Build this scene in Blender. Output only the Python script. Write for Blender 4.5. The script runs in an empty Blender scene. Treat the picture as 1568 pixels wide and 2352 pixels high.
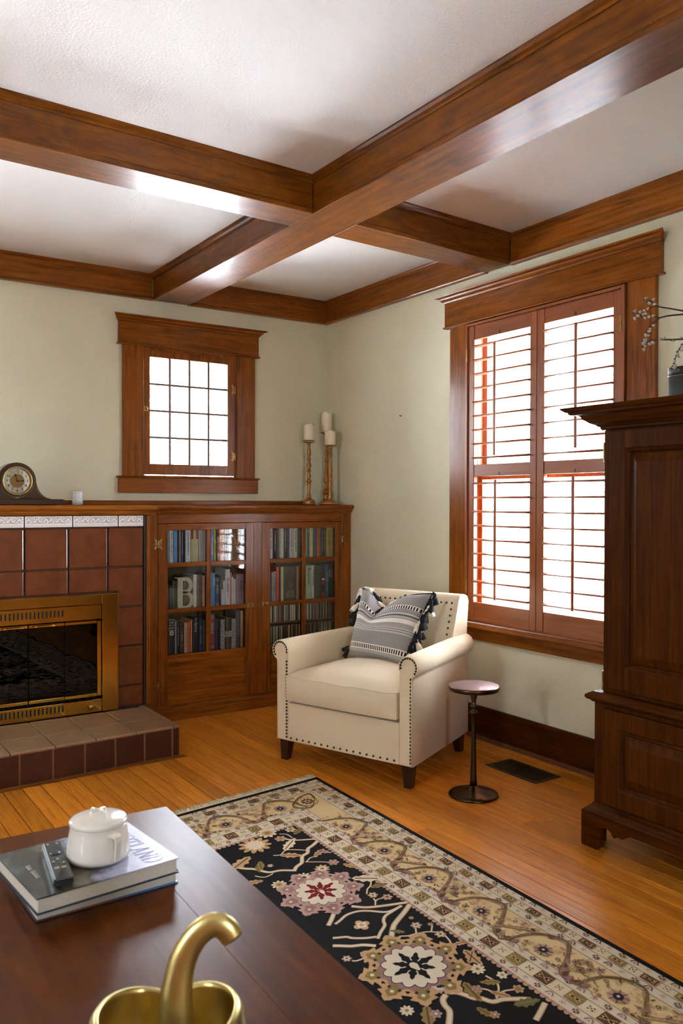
import bpy, bmesh, math, random
from mathutils import Vector, Matrix
random.seed(11)
scene = bpy.context.scene
COL = scene.collection
PI = math.pi

# ---------------------------------------------------------------- camera
CAM = Vector((-3.0819, -4.8099, 1.2484))
YAW, PITCH, ROLL, FPX = -.588, -.012, .0021, 1926.7
_f = Vector((-math.sin(YAW)*math.cos(PITCH), math.cos(YAW)*math.cos(PITCH), math.sin(PITCH)))
_r = Vector((math.cos(YAW), math.sin(YAW), 0)); _u = _r.cross(_f)
_r2 = _r*math.cos(ROLL) + _u*math.sin(ROLL); _u2 = _u*math.cos(ROLL) - _r*math.sin(ROLL)
cd = bpy.data.cameras.new('camera'); cam = bpy.data.objects.new('camera', cd); COL.objects.link(cam)
m = Matrix((_r2, _u2, -_f)).transposed().to_4x4(); m.translation = CAM; cam.matrix_world = m
cd.sensor_fit = 'VERTICAL'; cd.sensor_height = 36; cd.sensor_width = 24
cd.lens = FPX/2352*36; cd.clip_start = .05
cd.dof.use_dof = True; cd.dof.focus_distance = 4.6; cd.dof.aperture_fstop = 6.3
scene.camera = cam

# ---------------------------------------------------------------- light and exposure
SKY = 10.0
w = bpy.data.worlds.new('world'); scene.world = w; w.use_nodes = True
nt = w.node_tree; nt.nodes.clear()
def wn(t): return nt.nodes.new(t)
tc = wn('ShaderNodeTexCoord'); sp = wn('ShaderNodeSeparateXYZ'); rp = wn('ShaderNodeValToRGB')
mr = wn('ShaderNodeMapRange'); bg = wn('ShaderNodeBackground'); wo = wn('ShaderNodeOutputWorld')
mr.inputs[1].default_value = -1; mr.inputs[2].default_value = 1
nt.links.new(tc.outputs['Generated'], sp.inputs[0]); nt.links.new(sp.outputs[2], mr.inputs[0])
nt.links.new(mr.outputs[0], rp.inputs[0]); nt.links.new(rp.outputs[0], bg.inputs[0]); nt.links.new(bg.outputs[0], wo.inputs[0])
rp.color_ramp.elements[0].position = .40; rp.color_ramp.elements[0].color = (.48, .52, .555, 1)
rp.color_ramp.elements[1].position = .95; rp.color_ramp.elements[1].color = (.90, 1.0, 1.14, 1)
e = rp.color_ramp.elements.new(.53); e.color = (.73, .80, .89, 1)
bg.inputs[1].default_value = SKY

def portal(loc, rot, sx, sy):
    l = bpy.data.lights.new('daylight_portal', 'AREA'); l.shape = 'RECTANGLE'; l.size = sx; l.size_y = sy
    l.cycles.is_portal = True
    o = bpy.data.objects.new('daylight_portal', l); COL.objects.link(o); o.location = loc; o.rotation_euler = rot
ROOMX, ROOMY, ROOMZ = -6.4, -7.4, 2.6
portal((.155, -1.94, 1.41), (0, PI/2, 0), 1.58, 1.04)              # shuttered window
portal((-1.0, .155, 1.78), (-PI/2, 0, 0), .62, .76)                # leaded casement
LWIN = [(-4.2, -3.65)]                              # side windows, left wall (y ranges)
FWIN = [(-3.35, -2.85)]                                              # front window, wall behind the camera (x range)
CW2 = (-3.45, -2.83)                                               # twin casement left of the fireplace (x range)
portal(((CW2[0]+CW2[1])/2, .155, 1.78), (-PI/2, 0, 0), .62, .76)
for a, b in LWIN: portal((ROOMX-.155, (a+b)/2, 1.45), (0, -PI/2, 0), 1.5, b-a)
for a, b in FWIN: portal(((a+b)/2, ROOMY-.155, 1.45), (PI/2, 0, 0), b-a, 1.5)

sl_ = bpy.data.lights.new('sun', 'SUN'); sl_.energy = 42.0; sl_.angle = .02; sl_.color = (.94, 1.0, 1.05)
so_ = bpy.data.objects.new('sun', sl_); COL.objects.link(so_); so_.location = (-9, -3, 9)
so_.rotation_euler = Vector((.06, .52, .85)).to_track_quat('Z', 'Y').to_euler()      # high sun behind the fireplace wall, kept out by the added eaves
scene.view_settings.view_transform = 'Standard'; scene.view_settings.look = 'None'
scene.view_settings.gamma = 1.0; scene.view_settings.use_curve_mapping = False
scene.view_settings.exposure = 2.48
cy = scene.cycles
cy.max_bounces = 8; cy.diffuse_bounces = 5; cy.glossy_bounces = 4; cy.transparent_max_bounces = 16; cy.transmission_bounces = 4
cy.caustics_reflective = False; cy.caustics_refractive = False; cy.sample_clamp_indirect = 60.0; cy.use_denoising = True; cy.filter_width = 1.1

# ---------------------------------------------------------------- helpers: a pixel of the 1568x2352 frame as a point on a real plane
def _ray(u, v): return _r2*((u-784)/FPX) - _u2*((v-1176)/FPX) + _f
def _pl(u, v, ax, val):
    r = _ray(u, v); return CAM + r*((val-CAM[ax])/r[ax])
def fl(u, v, z=0.): return _pl(u, v, 2, z)
def bk(u, v, y=0.): return _pl(u, v, 1, y)
def rt(u, v, x=0.): return _pl(u, v, 0, x)

# ---------------------------------------------------------------- helpers: objects
W = {}                                            # object -> world matrix of its thing
def tag(o, label=None, cat=None, group=None, kind=None):
    if label: o['label'] = label
    if cat: o['category'] = cat
    if group: o['group'] = group
    if kind: o['kind'] = kind
    return o
def thing(name, label, cat, loc=(0, 0, 0), rz=0, group=None):
    o = bpy.data.objects.new(name, None); COL.objects.link(o); o.empty_display_size = .05
    o.location = loc; o.rotation_euler = (0, 0, rz)
    W[o] = Matrix.Translation(Vector(loc)) @ Matrix.Rotation(rz, 4, 'Z')
    return tag(o, label, cat, group)
def setting(name, label=None, loc=(0, 0, 0)):
    o = bpy.data.objects.new(name, None); COL.objects.link(o); o.empty_display_size = .05; o.location = loc
    W[o] = Matrix.Translation(Vector(loc)); return tag(o, label, kind='structure')

class MB:
    def __init__(s): s.v = []; s.f = []; s.mi = []; s.sm = []; s.uv = {}; s.cur = 0
    def add(s, vs, fs, smooth=False):
        b = len(s.v); s.v += [Vector(v) for v in vs]
        for f in fs: s.f.append([b+i for i in f]); s.mi.append(s.cur); s.sm.append(smooth)
        return s
    def mat(s, i): s.cur = i; return s
    def box(s, x0, y0, z0, x1, y1, z1):
        x0, x1 = min(x0, x1), max(x0, x1); y0, y1 = min(y0, y1), max(y0, y1); z0, z1 = min(z0, z1), max(z0, z1)
        return s.add([(x0, y0, z0), (x1, y0, z0), (x1, y1, z0), (x0, y1, z0), (x0, y0, z1), (x1, y0, z1), (x1, y1, z1), (x0, y1, z1)],
                     [(0, 3, 2, 1), (4, 5, 6, 7), (0, 1, 5, 4), (1, 2, 6, 5), (2, 3, 7, 6), (3, 0, 4, 7)])
    def prism(s, poly, axis, a0, a1, smooth=False):
        n = len(poly)
        def P(p, a): return {'x': (a, p[0], p[1]), 'y': (p[0], a, p[1]), 'z': (p[0], p[1], a)}[axis]
        vs = [P(p, a0) for p in poly] + [P(p, a1) for p in poly]
        s.add(vs, [(i, (i+1) % n, n+(i+1) % n, n+i) for i in range(n)], smooth)
        b = len(s.v)-2*n
        for f in (list(range(n))[::-1], list(range(n, 2*n))): s.f.append([b+i for i in f]); s.mi.append(s.cur); s.sm.append(False)
        return s
    def loft(s, rings, closed=True, caps=True, smooth=True):
        n = len(rings[0]); vs = [p for r in rings for p in r]; fs = []
        for k in range(len(rings)-1):
            for i in range(n if closed else n-1):
                j = (i+1) % n; fs.append((k*n+i, k*n+j, (k+1)*n+j, (k+1)*n+i))
        b = len(s.v); s.add(vs, fs, smooth)
        if caps:
            for f in (list(range(n))[::-1], [(len(rings)-1)*n+i for i in range(n)]):
                s.f.append([b+i for i in f]); s.mi.append(s.cur); s.sm.append(False)
        return s
    def lathe(s, prof, c=(0, 0, 0), n=24, smooth=True, caps=True):
        rings = [[(c[0]+r*math.cos(2*PI*i/n), c[1]+r*math.sin(2*PI*i/n), c[2]+z) for i in range(n)] for r, z in prof]
        return s.loft(rings, True, caps, smooth)
    def tube(s, pts, r, n=8, smooth=True, flat=1.0):
        pts = [Vector(p) for p in pts]; rs = r if isinstance(r, (list, tuple)) else [r]*len(pts)
        rings = []; up = None
        for i, p in enumerate(pts):
            t = (pts[min(i+1, len(pts)-1)]-pts[max(i-1, 0)]).normalized()
            if up is None:
                up = Vector((0, 0, 1)) if abs(t.z) < .9 else Vector((1, 0, 0))
            a = t.cross(up).normalized(); b = a.cross(t).normalized(); up = b
            rings.append([p+a*(rs[i]*math.cos(2*PI*k/n))+b*(rs[i]*flat*math.sin(2*PI*k/n)) for k in range(n)])
        return s.loft(rings, True, True, smooth)
    def ball(s, c, r, nu=12, nv=8, sc=(1, 1, 1)):
        return s.lathe_xyz([(r*math.sin(PI*k/nv), -r*math.cos(PI*k/nv)) for k in range(nv+1)], c, nu, sc)
    def lathe_xyz(s, prof, c, n, sc):
        rings = [[(c[0]+max(a, 1e-5)*math.cos(2*PI*i/n)*sc[0], c[1]+max(a, 1e-5)*math.sin(2*PI*i/n)*sc[1], c[2]+z*sc[2]) for i in range(n)] for a, z in prof]
        return s.loft(rings, True, True, True)
    def superell(s, c, h, e=.3, nu=32, nv=14, crown=0.):
        def pw(x): return math.copysign(abs(x)**e, x)
        rings = []
        for k in range(nv+1):
            v = -PI/2+PI*k/nv; cv = max(abs(math.cos(v)), 1e-4)**e; sv = pw(math.sin(v)); ring = []
            for i in range(nu):
                u = 2*PI*i/nu; x = cv*pw(math.cos(u)); y = cv*pw(math.sin(u)); z = sv
                zz = h[2]*z + (crown*(1-x*x)*(1-y*y) if z > 0 else 0)
                ring.append((c[0]+h[0]*x, c[1]+h[1]*y, c[2]+zz))
            rings.append(ring)
        return s.loft(rings, True, True, True)
    def poly(s, pts): return s.add(pts, [tuple(range(len(pts)))])
    def clean(s): return s

def build(mb, name, mats, parent=None, bevel=0., seg=1, local=False, loc=None, recalc=True):
    if not isinstance(mats, (list, tuple)): mats = [mats]
    vs = mb.v
    if parent is not None:
        if not local:
            inv = W[parent].inverted(); vs = [inv @ v for v in vs]
        org = None
    else:
        if loc is None:
            xs = [v.x for v in vs]; ys = [v.y for v in vs]; zs = [v.z for v in vs]
            loc = Vector(((min(xs)+max(xs))/2, (min(ys)+max(ys))/2, min(zs)))
        loc = Vector(loc)
        if not local: vs = [v-loc for v in vs]
    me = bpy.data.meshes.new(name); me.from_pydata([tuple(v) for v in vs], [], mb.f)
    for mm in mats: me.materials.append(mm)
    me.polygons.foreach_set('material_index', mb.mi); me.polygons.foreach_set('use_smooth', mb.sm)
    if mb.uv:
        ul = me.uv_layers.new(name='UVMap')
        for li, lp in enumerate(me.loops): ul.data[li].uv = mb.uv.get(lp.vertex_index, (0, 0))
    if recalc:
        bm = bmesh.new(); bm.from_mesh(me); bmesh.ops.recalc_face_normals(bm, faces=bm.faces[:]); bm.to_mesh(me); bm.free()
    me.update()
    o = bpy.data.objects.new(name, me); COL.objects.link(o)
    if parent is not None: o.parent = parent; W[o] = W[parent]
    else: o.location = loc; W[o] = Matrix.Translation(loc)
    if bevel > 0:
        md = o.modifiers.new('edge', 'BEVEL'); md.width = bevel; md.segments = seg; md.limit_method = 'ANGLE'; md.angle_limit = .7
    return o
def copy_part(src, parent, loc, rot=None, scale=None):
    c = src.copy(); COL.objects.link(c); c.parent = parent; c.location = loc
    if rot is not None: c.rotation_euler = rot
    if scale is not None: c.scale = scale
    W[c] = W[parent]; return c
def box(name, mat, x0, y0, z0, x1, y1, z1, parent=None, bevel=.002, seg=1):
    return build(MB().box(x0, y0, z0, x1, y1, z1), name, mat, parent, bevel, seg)
def text_part(s, name, mat, parent, size, mtx, depth=.0004, shear=0., align='CENTER'):
    cu = bpy.data.curves.new('t', 'FONT'); cu.body = s; cu.size = size; cu.shear = shear
    cu.align_x = align; cu.align_y = 'CENTER'; cu.extrude = depth; cu.resolution_u = 3
    to = bpy.data.objects.new('t', cu); COL.objects.link(to)
    dg = bpy.context.evaluated_depsgraph_get(); me = bpy.data.meshes.new_from_object(to.evaluated_get(dg))
    bpy.data.objects.remove(to); bpy.data.curves.remove(cu)
    me.name = name; me.transform(W[parent].inverted() @ mtx); me.materials.clear(); me.materials.append(mat)
    o = bpy.data.objects.new(name, me); COL.objects.link(o); o.parent = parent; W[o] = W[parent]; return o
def frame_mtx(o, x, y):                            # plane matrix: origin, x axis, y axis
    x = Vector(x).normalized(); z = x.cross(Vector(y)).normalized(); y = z.cross(x)
    mm = Matrix((x, y, z)).transposed().to_4x4(); mm.translation = Vector(o); return mm

# ---------------------------------------------------------------- materials
def srgb(r, g, b, gain=1.):
    f = lambda c: (c/255/12.92) if c/255 <= .04045 else ((c/255+.055)/1.055)**2.4
    return (min(.9, f(r)*gain), min(.9, f(g)*gain), min(.9, f(b)*gain), 1)
def newmat(name):
    mt = bpy.data.materials.new(name); mt.use_nodes = True; t = mt.node_tree
    return mt, t, t.nodes['Principled BSDF']
def plain(name, c, rough=.5, metal=0., coat=0., spec=.5, noise=0., nscale=30., bump=0., bscale=200., sheen=0., trans=0.):
    mt, t, p = newmat(name)
    if len(c) == 3: c = (*c, 1)
    p.inputs['Base Color'].default_value = c; p.inputs['Roughness'].default_value = rough; p.inputs['Metallic'].default_value = metal
    p.inputs['Coat Weight'].default_value = coat; p.inputs['Coat Roughness'].default_value = .08
    p.inputs['Specular IOR Level'].default_value = spec; p.inputs['Sheen Weight'].default_value = sheen
    if noise or bump:
        co = t.nodes.new('ShaderNodeTexCoord')
    if noise:
        n = t.nodes.new('ShaderNodeTexNoise'); n.inputs['Scale'].default_value = nscale; n.inputs['Detail'].default_value = 5
        t.links.new(co.outputs['Object'], n.inputs['Vector'])
        r = t.nodes.new('ShaderNodeValToRGB'); r.color_ramp.elements[0].position = .3; r.color_ramp.elements[1].position = .72
        r.color_ramp.elements[0].color = tuple(x*(1-noise) for x in c[:3])+(1,); r.color_ramp.elements[1].color = tuple(min(1, x*(1+noise)) for x in c[:3])+(1,)
        t.links.new(n.outputs[0], r.inputs[0]); t.links.new(r.outputs[0], p.inputs['Base Color'])
    if bump:
        n = t.nodes.new('ShaderNodeTexNoise'); n.inputs['Scale'].default_value = bscale; n.inputs['Detail'].default_value = 4
        t.links.new(co.outputs['Object'], n.inputs['Vector'])
        b = t.nodes.new('ShaderNodeBump'); b.inputs['Strength'].default_value = bump; b.inputs['Distance'].default_value = .004
        t.links.new(n.outputs[0], b.inputs['Height']); t.links.new(b.outputs[0], p.inputs['Normal'])
    return mt
def wood(name, dark, mid, light, axis='X', rough=.28, coat=.35, grain=1.0, fig=.35, var=.12, wear=0., coatr=.12, bumpk=.06, spec=.5):
    mt, t, p = newmat(name); N = t.nodes.new; L = t.links.new
    co = N('ShaderNodeTexCoord'); oi = N('ShaderNodeObjectInfo')
    off = N('ShaderNodeVectorMath'); off.operation = 'MULTIPLY_ADD'
    mul = N('ShaderNodeMath'); mul.operation = 'MULTIPLY'; mul.inputs[1].default_value = 37.
    L(oi.outputs['Random'], mul.inputs[0]); cb = N('ShaderNodeCombineXYZ')
    for i in range(3): L(mul.outputs[0], cb.inputs[i])
    off.inputs[1].default_value = (1, 1, 1); L(co.outputs['Object'], off.inputs[0]); L(cb.outputs[0], off.inputs[2])
    k = {'X': (1.1, 24, 24), 'Y': (24, 1.1, 24), 'Z': (24, 24, 1.1)}[axis]
    mp = N('ShaderNodeMapping'); mp.inputs['Scale'].default_value = tuple(a*grain for a in k); L(off.outputs[0], mp.inputs[0])
    n1 = N('ShaderNodeTexNoise'); n1.inputs['Scale'].default_value = 2.2; n1.inputs['Detail'].default_value = 7; n1.inputs['Distortion'].default_value = .9; L(mp.outputs[0], n1.inputs['Vector'])
    k2 = {'X': (3, 9, 9), 'Y': (9, 3, 9), 'Z': (9, 9, 3)}[axis]
    mp2 = N('ShaderNodeMapping'); mp2.inputs['Scale'].default_value = k2; L(off.outputs[0], mp2.inputs[0])
    n2 = N('ShaderNodeTexNoise'); n2.inputs['Scale'].default_value = 1.4; n2.inputs['Detail'].default_value = 5; n2.inputs['Roughness'].default_value = .62; n2.inputs['Distortion'].default_value = 1.5; L(mp2.outputs[0], n2.inputs['Vector'])
    mx = N('ShaderNodeMix'); mx.data_type = 'FLOAT'; mx.inputs[0].default_value = fig; L(n1.outputs[0], mx.inputs[2]); L(n2.outputs[0], mx.inputs[3])
    r = N('ShaderNodeValToRGB'); es = r.color_ramp.elements
    es[0].position = .30; es[0].color = dark; es[1].position = .72; es[1].color = light; ee = es.new(.5); ee.color = mid
    L(mx.outputs[0], r.inputs[0])
    hv = N('ShaderNodeHueSaturation'); mv = N('ShaderNodeMapRange'); mv.inputs[3].default_value = 1-var; mv.inputs[4].default_value = 1+var
    L(oi.outputs['Random'], mv.inputs[0]); L(mv.outputs[0], hv.inputs['Value']); L(r.outputs[0], hv.inputs['Color'])
    L(hv.outputs[0], p.inputs['Base Color'])
    p.inputs['Roughness'].default_value = rough; p.inputs['Coat Weight'].default_value = coat; p.inputs['Coat Roughness'].default_value = coatr
    b = N('ShaderNodeBump'); b.inputs['Strength'].default_value = bumpk; b.inputs['Distance'].default_value = .001; p.inputs['Specular IOR Level'].default_value = spec
    L(n1.outputs[0], b.inputs['Height']); L(b.outputs[0], p.inputs['Normal'])
    return mt
def glass(name, tint=(1, 1, 1), gloss=1.0):
    mt = bpy.data.materials.new(name); mt.use_nodes = True; t = mt.node_tree; t.nodes.clear(); N = t.nodes.new
    o = N('ShaderNodeOutputMaterial'); m_ = N('ShaderNodeMixShader'); tr = N('ShaderNodeBsdfTransparent'); g = N('ShaderNodeBsdfGlossy'); fr = N('ShaderNodeFresnel')
    fr.inputs[0].default_value = 1.5; g.inputs['Roughness'].default_value = .01; tr.inputs[0].default_value = (*tint, 1)
    co = N('ShaderNodeTexCoord'); n = N('ShaderNodeTexNoise'); n.inputs['Scale'].default_value = 9; b = N('ShaderNodeBump'); b.inputs['Strength'].default_value = .05; b.inputs['Distance'].default_value = .01
    t.links.new(co.outputs['Object'], n.inputs['Vector']); t.links.new(n.outputs[0], b.inputs['Height']); t.links.new(b.outputs[0], g.inputs['Normal'])
    mm = N('ShaderNodeMath'); mm.operation = 'MULTIPLY'; mm.inputs[1].default_value = gloss
    t.links.new(fr.outputs[0], mm.inputs[0]); t.links.new(mm.outputs[0], m_.inputs[0]); t.links.new(tr.outputs[0], m_.inputs[1]); t.links.new(g.outputs[0], m_.inputs[2]); t.links.new(m_.outputs[0], o.inputs[0])
    return mt

TR = (srgb(84, 42, 9), srgb(132, 72, 18), srgb(160, 94, 30))           # fir trim
BM = (srgb(66, 32, 3), srgb(110, 58, 8), srgb(140, 79, 14))           # ceiling beams
SH = (srgb(126, 66, 28), srgb(146, 80, 38), srgb(160, 92, 46))          # shutters
DK = (srgb(48, 22, 3), srgb(70, 34, 5), srgb(90, 47, 9))              # armoire
FLC = (srgb(166, 94, 24), srgb(206, 126, 36), srgb(224, 150, 52))        # floor
TB = (srgb(60, 26, 3), srgb(86, 40, 5), srgb(104, 52, 10))            # coffee table
M = {}
for ax in 'XYZ':
    M['trim'+ax] = wood('fir_trim_'+ax.lower(), *TR, axis=ax, coat=.14, spec=.22)
    M['beam'+ax] = wood('beam_fir_'+ax.lower(), *BM, axis=ax, fig=.5, rough=.36, coat=.26, spec=.2, coatr=.22, var=.05)
    M['shut'+ax] = wood('shutter_wood_'+ax.lower(), *SH, axis=ax, fig=.2, var=.03, rough=.35, coat=.2)
    M['dark'+ax] = wood('dark_cherry_'+ax.lower(), *DK, axis=ax, rough=.42, coat=.0, var=.05, spec=.05)
M['floor'] = wood('fir_floor', *FLC, axis='Y', rough=.32, coat=.07, spec=.22, grain=1.3, fig=.25, var=.2, coatr=.18)
M['table'] = wood('table_cherry', *TB, axis='Y', rough=.32, coat=.0, spec=.12, fig=.6, var=.03, coatr=.12, bumpk=.0, grain=.7)
M['wall'] = plain('wall_plaster', srgb(217, 212, 183), .75, noise=.02, nscale=3, bump=.35, bscale=90)
M['ceil'] = plain('ceiling_plaster', srgb(238, 239, 237), .8, bump=.55, bscale=110)
M['redtile'] = plain('red_glazed_tile', srgb(100, 50, 22), .26, noise=.22, nscale=16, coat=.4, bump=.05, bscale=30)
M['hearthtile'] = plain('hearth_tile', srgb(150, 120, 90), .28, noise=.14, nscale=14, coat=.25, bump=.04, bscale=30)
M['fronttile'] = plain('hearth_front_tile', srgb(64, 27, 13), .4, noise=.2, nscale=14, coat=.2)
M['grout'] = plain('grout', srgb(134, 92, 62), .9, noise=.2, nscale=60)
M['darkgrout'] = plain('dark_grout', srgb(70, 44, 30), .9)
M['whitetile'] = plain('white_glazed_tile', srgb(226, 220, 214), .2, coat=.4)
M['scroll'] = plain('grey_relief', srgb(150, 136, 130), .4)
M['scroll2'] = plain('mauve_relief', srgb(186, 170, 162), .35)
M['brass'] = plain('polished_brass', srgb(212, 166, 78), .16, metal=1., noise=.12, nscale=8)
M['oldbrass'] = plain('aged_brass', srgb(176, 140, 82), .38, metal=1., noise=.3, nscale=60)
M['goldleaf'] = plain('brushed_gold', srgb(206, 186, 122), .33, metal=1., noise=.06, nscale=10, bump=.03, bscale=40)
M['antgold'] = plain('antique_gold_paint', srgb(176, 126, 70), .38, metal=.75, noise=.25, nscale=40)
M['bronze'] = plain('dark_bronze', srgb(82, 66, 48), .3, metal=1., noise=.15, nscale=20)
M['black'] = plain('black', (.006, .006, .006), .45)
M['soot_and_shade'] = plain('soot_and_shade', (.004, .0035, .003), .9)  # soot in the firebox; elsewhere black put in for shade in slots and gaps
M['linen'] = plain('linen', srgb(222, 204, 171), .9, noise=.05, nscale=260, bump=.25, bscale=700, sheen=.15)
M['darkleg'] = plain('dark_leg', srgb(44, 22, 12), .35, coat=.2)
M['nail'] = plain('nailhead_bronze', srgb(84, 64, 44), .35, metal=1.)
M['wax'] = plain('candle_wax', srgb(236, 222, 196), .5)
M['enamel'] = plain('white_enamel', srgb(232, 226, 214), .12, coat=.5)
M['pages'] = plain('page_edges', srgb(214, 206, 190), .8, noise=.06, nscale=300)
M['glass'] = glass('window_glass', gloss=.8)
M['cabglass'] = glass('cabinet_glass', (.985, .99, .985), gloss=1.1)
M['smokeglass'] = glass('smoked_glass', (.12, .11, .10), gloss=1.0)
M['votive'] = glass('votive_glass', (.97, .98, .98), gloss=.9)
_v, _t, _p = newmat('pressed_glass'); _p.inputs['Base Color'].default_value = (.9, .93, .92, 1); _p.inputs['Roughness'].default_value = .15; _p.inputs['Alpha'].default_value = .45; M['votive'] = _v
M['shoe'] = plain('shoe_moulding_brown', srgb(104, 60, 26), .65, noise=.15, nscale=30, spec=.3)
M['cream'] = plain('cream', srgb(226, 216, 190), .6)
M['ink'] = plain('ink', srgb(22, 18, 14), .6)

# ================================================================ SETTING
WT = .16
def wall_y(name, y0, y1, xa, xb, holes, mat, label):       # wall in an x-z plane; holes (x0,x1,z0,z1)
    b = MB(); xs = xa
    for (h0, h1, z0, z1) in sorted(holes):
        b.box(xs, y0, -.05, h0, y1, ROOMZ); b.box(h0, y0, -.05, h1, y1, z0); b.box(h0, y0, z1, h1, y1, ROOMZ); xs = h1
    b.box(xs, y0, -.05, xb, y1, ROOMZ); return tag(build(b, name, mat), label, kind='structure')
def wall_x(name, x0, x1, ya, yb, holes, mat, label):
    b = MB(); ys = ya
    for (h0, h1, z0, z1) in sorted(holes):
        b.box(x0, ys, -.05, x1, h0, ROOMZ); b.box(x0, h0, -.05, x1, h1, z0); b.box(x0, h0, z1, x1, h1, ROOMZ); ys = h1
    b.box(x0, ys, -.05, x1, yb, ROOMZ); return tag(build(b, name, mat), label, kind='structure')
wall_y('wall_back', 0, WT, ROOMX-WT, WT, [(-1.30, -.682, 1.40, 2.168), (*CW2, 1.40, 2.168)], M['wall'], 'cream plaster wall behind the fireplace and bookcase')
wall_x('wall_right', 0, WT, ROOMY, 0, [(-2.45, -1.425, .61, 2.205)], M['wall'], 'cream plaster wall with the shuttered window')
wall_x('wall_left', ROOMX-WT, ROOMX, ROOMY, 0, [(a, b, .7, 2.2) for a, b in LWIN], M['wall'], 'cream plaster wall on the far left')
wall_y('wall_front', ROOMY-WT, ROOMY, ROOMX-WT, WT, [(a, b, .7, 2.2) for a, b in FWIN], M['wall'], 'cream plaster wall behind the camera')
tag(box('ceiling', M['ceil'], ROOMX-WT, ROOMY-WT, ROOMZ, WT, WT, ROOMZ+.1, bevel=0), 'off white textured plaster ceiling between the beams', kind='structure')

# floor: planks running along y
floor = setting('floor', 'honey brown fir strip floor', (0, 0, 0))
box('subfloor', M['soot_and_shade'], ROOMX, ROOMY, -.045, 0, 0, -.021, floor, 0)
PW = .0798; x = -1.743+PW*22+.0; rnd = random.Random(5)
def hearth_front(x): return -.949+(x+1.46)*.0485
HB = -2.70                                              # left end of the hearth
while x > -3.75:
    xr = min(x, -.001); xl = x-PW
    if xr - xl > .01:
        y = -.001 if xr > -1.385 else min(hearth_front(xl), hearth_front(xr))-.034
        if xl < HB-.02: y = -.001
        L_ = rnd.uniform(.9, 2.6)
        while y > ROOMY+.01:
            ye = max(y-L_, ROOMY+.005)
            if ye-ROOMY < .3: ye = ROOMY+.005
            build(MB().box(xl+.0012, ye+.0008, -.02, xr-.0012, y-.0007, 0), 'plank', M['floor'], floor, .0012)
            y = ye; L_ = rnd.uniform(1.6, 3.2)
    x -= PW
wide = MB().box(ROOMX+.005, ROOMY+.005, -.02, x+PW-.001, -.005, 0)
build(wide, 'floor_strip', M['floor'], floor)
# border plank along the hearth
b = MB(); hf0, hf1 = hearth_front(HB), hearth_front(-1.46)
b.prism([(HB, hf0-.003), (-1.440, hearth_front(-1.440)-.003), (-1.440, hearth_front(-1.440)-.033), (HB, hf0-.033)], 'z', -.02, .003)
build(b, 'border_plank', M['trimX'], floor, .001)
build(MB().box(-1.4595, -.947, -.02, -1.386, -.001, -.0005), 'border_plank', M['floor'], floor, .001)

# ---------------------------------------------------------------- ceiling beams and friezes
def cove(t=.014):   # moulding profile (out, down) from a corner
    return [(0, 0), (t*1.3, 0), (t*1.3, t*.35), (t*.9, t*.9), (t*.35, t*1.25), (t*.25, t*1.7), (0, t*1.7)]
ZB = 2.446
def skew_beam(name, label, quad, mats, along, mould=True):
    """quad: plan corners ((x,y) x4) a->b along one long side, c->d back along the other"""
    r = setting(name, label, (quad[0][0], quad[0][1], ZB))
    a, b_, c, d = [Vector((*q, 0)) for q in quad]
    def inset(k): # move both long sides inwards
        n1 = (d-a).normalized(); n2 = (a-d).normalized()
        return [a+n1*k, b_+(c-b_).normalized()*k, c+(b_-c).normalized()*k, d+n2*k]
    q = inset(.004); core = MB().prism([(p.x, p.y) for p in q], 'z', ZB+.022, ROOMZ-.001)
    build(core, 'side_boards', mats, r, .001)
    build(MB().prism([(p.x, p.y) for p in (a, b_, c, d)], 'z', ZB, ZB+.0205), 'soffit_board', mats, r, .002)
    if mould:
        for p0, p1, nn in ((a, b_, (a-d).normalized()), (d, c, (d-a).normalized())):
            pr = cove(.017); rings = []
            for P in (p0, p1): rings.append([(P.x+nn.x*(o-.004), P.y+nn.y*(o-.004), ROOMZ-dn) for o, dn in pr])
            build(MB().loft(rings, True, True, False), 'cove_moulding', mats, r)
    return r
AX0, AX1 = -1.240, -1.012
skew_beam('trim_1', 'long brown ceiling beam running away from the camera', [(AX0, -.02), (AX0, ROOMY+.001), (AX1, ROOMY+.001), (AX1, -.02)], M['beamY'], 'y')
yf = lambda x: -1.748+.066*x; yb = lambda x: -1.568+.058*x
skew_beam('trim_2', 'brown ceiling cross beam left of the long beam', [(AX0-.001, yf(AX0)), (-6.3, yf(AX0)-.2), (-6.3, yb(AX0)-.2), (AX0-.001, yb(AX0))], M['beamX'], 'x')
skew_beam('trim_3', 'brown ceiling cross beam ending at the window wall', [(-.022, yf(0)), (AX1+.001, yf(AX1)), (AX1+.001, yb(AX1)), (-.022, yb(0))], M['beamX'], 'x')
def frieze(name, label, axis, a0, a1, mat):
    r = setting(name, label, (0, 0, ZB)); t = .02
    if axis == 'x': b1 = MB().box(a0, -t, ZB+.012, a1, -.0005, ROOMZ-.001); pr = lambda o, d: [(y, z) for y, z in o]
    else: b1 = MB().box(-t, a0, ZB+.012, -.0005, a1, ROOMZ-.001)
    build(b1, 'frieze_board', mat, r, .001)
    top = [(-t-o+.001, ROOMZ-.001-d) for o, d in cove(.013)]; top += []
    bead = [(-.001, ZB), (-t-.010, ZB), (-t-.013, ZB+.006), (-t-.010, ZB+.012), (-t-.003, ZB+.017), (-t, ZB+.022), (-.001, ZB+.022)]
    for prof, nm in ((top, 'cove_moulding'), (bead, 'picture_moulding')):
        build(MB().prism(prof, 'x' if axis == 'x' else 'y', a0, a1), nm, mat, r)
    return r
frieze('trim_4', 'brown frieze board above the leaded window, left of the long beam', 'x', ROOMX, AX0-.001, M['trimX'])
frieze('trim_5', 'brown frieze board in the corner above the candlesticks', 'x', AX1+.001, -.001, M['trimX'])
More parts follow.
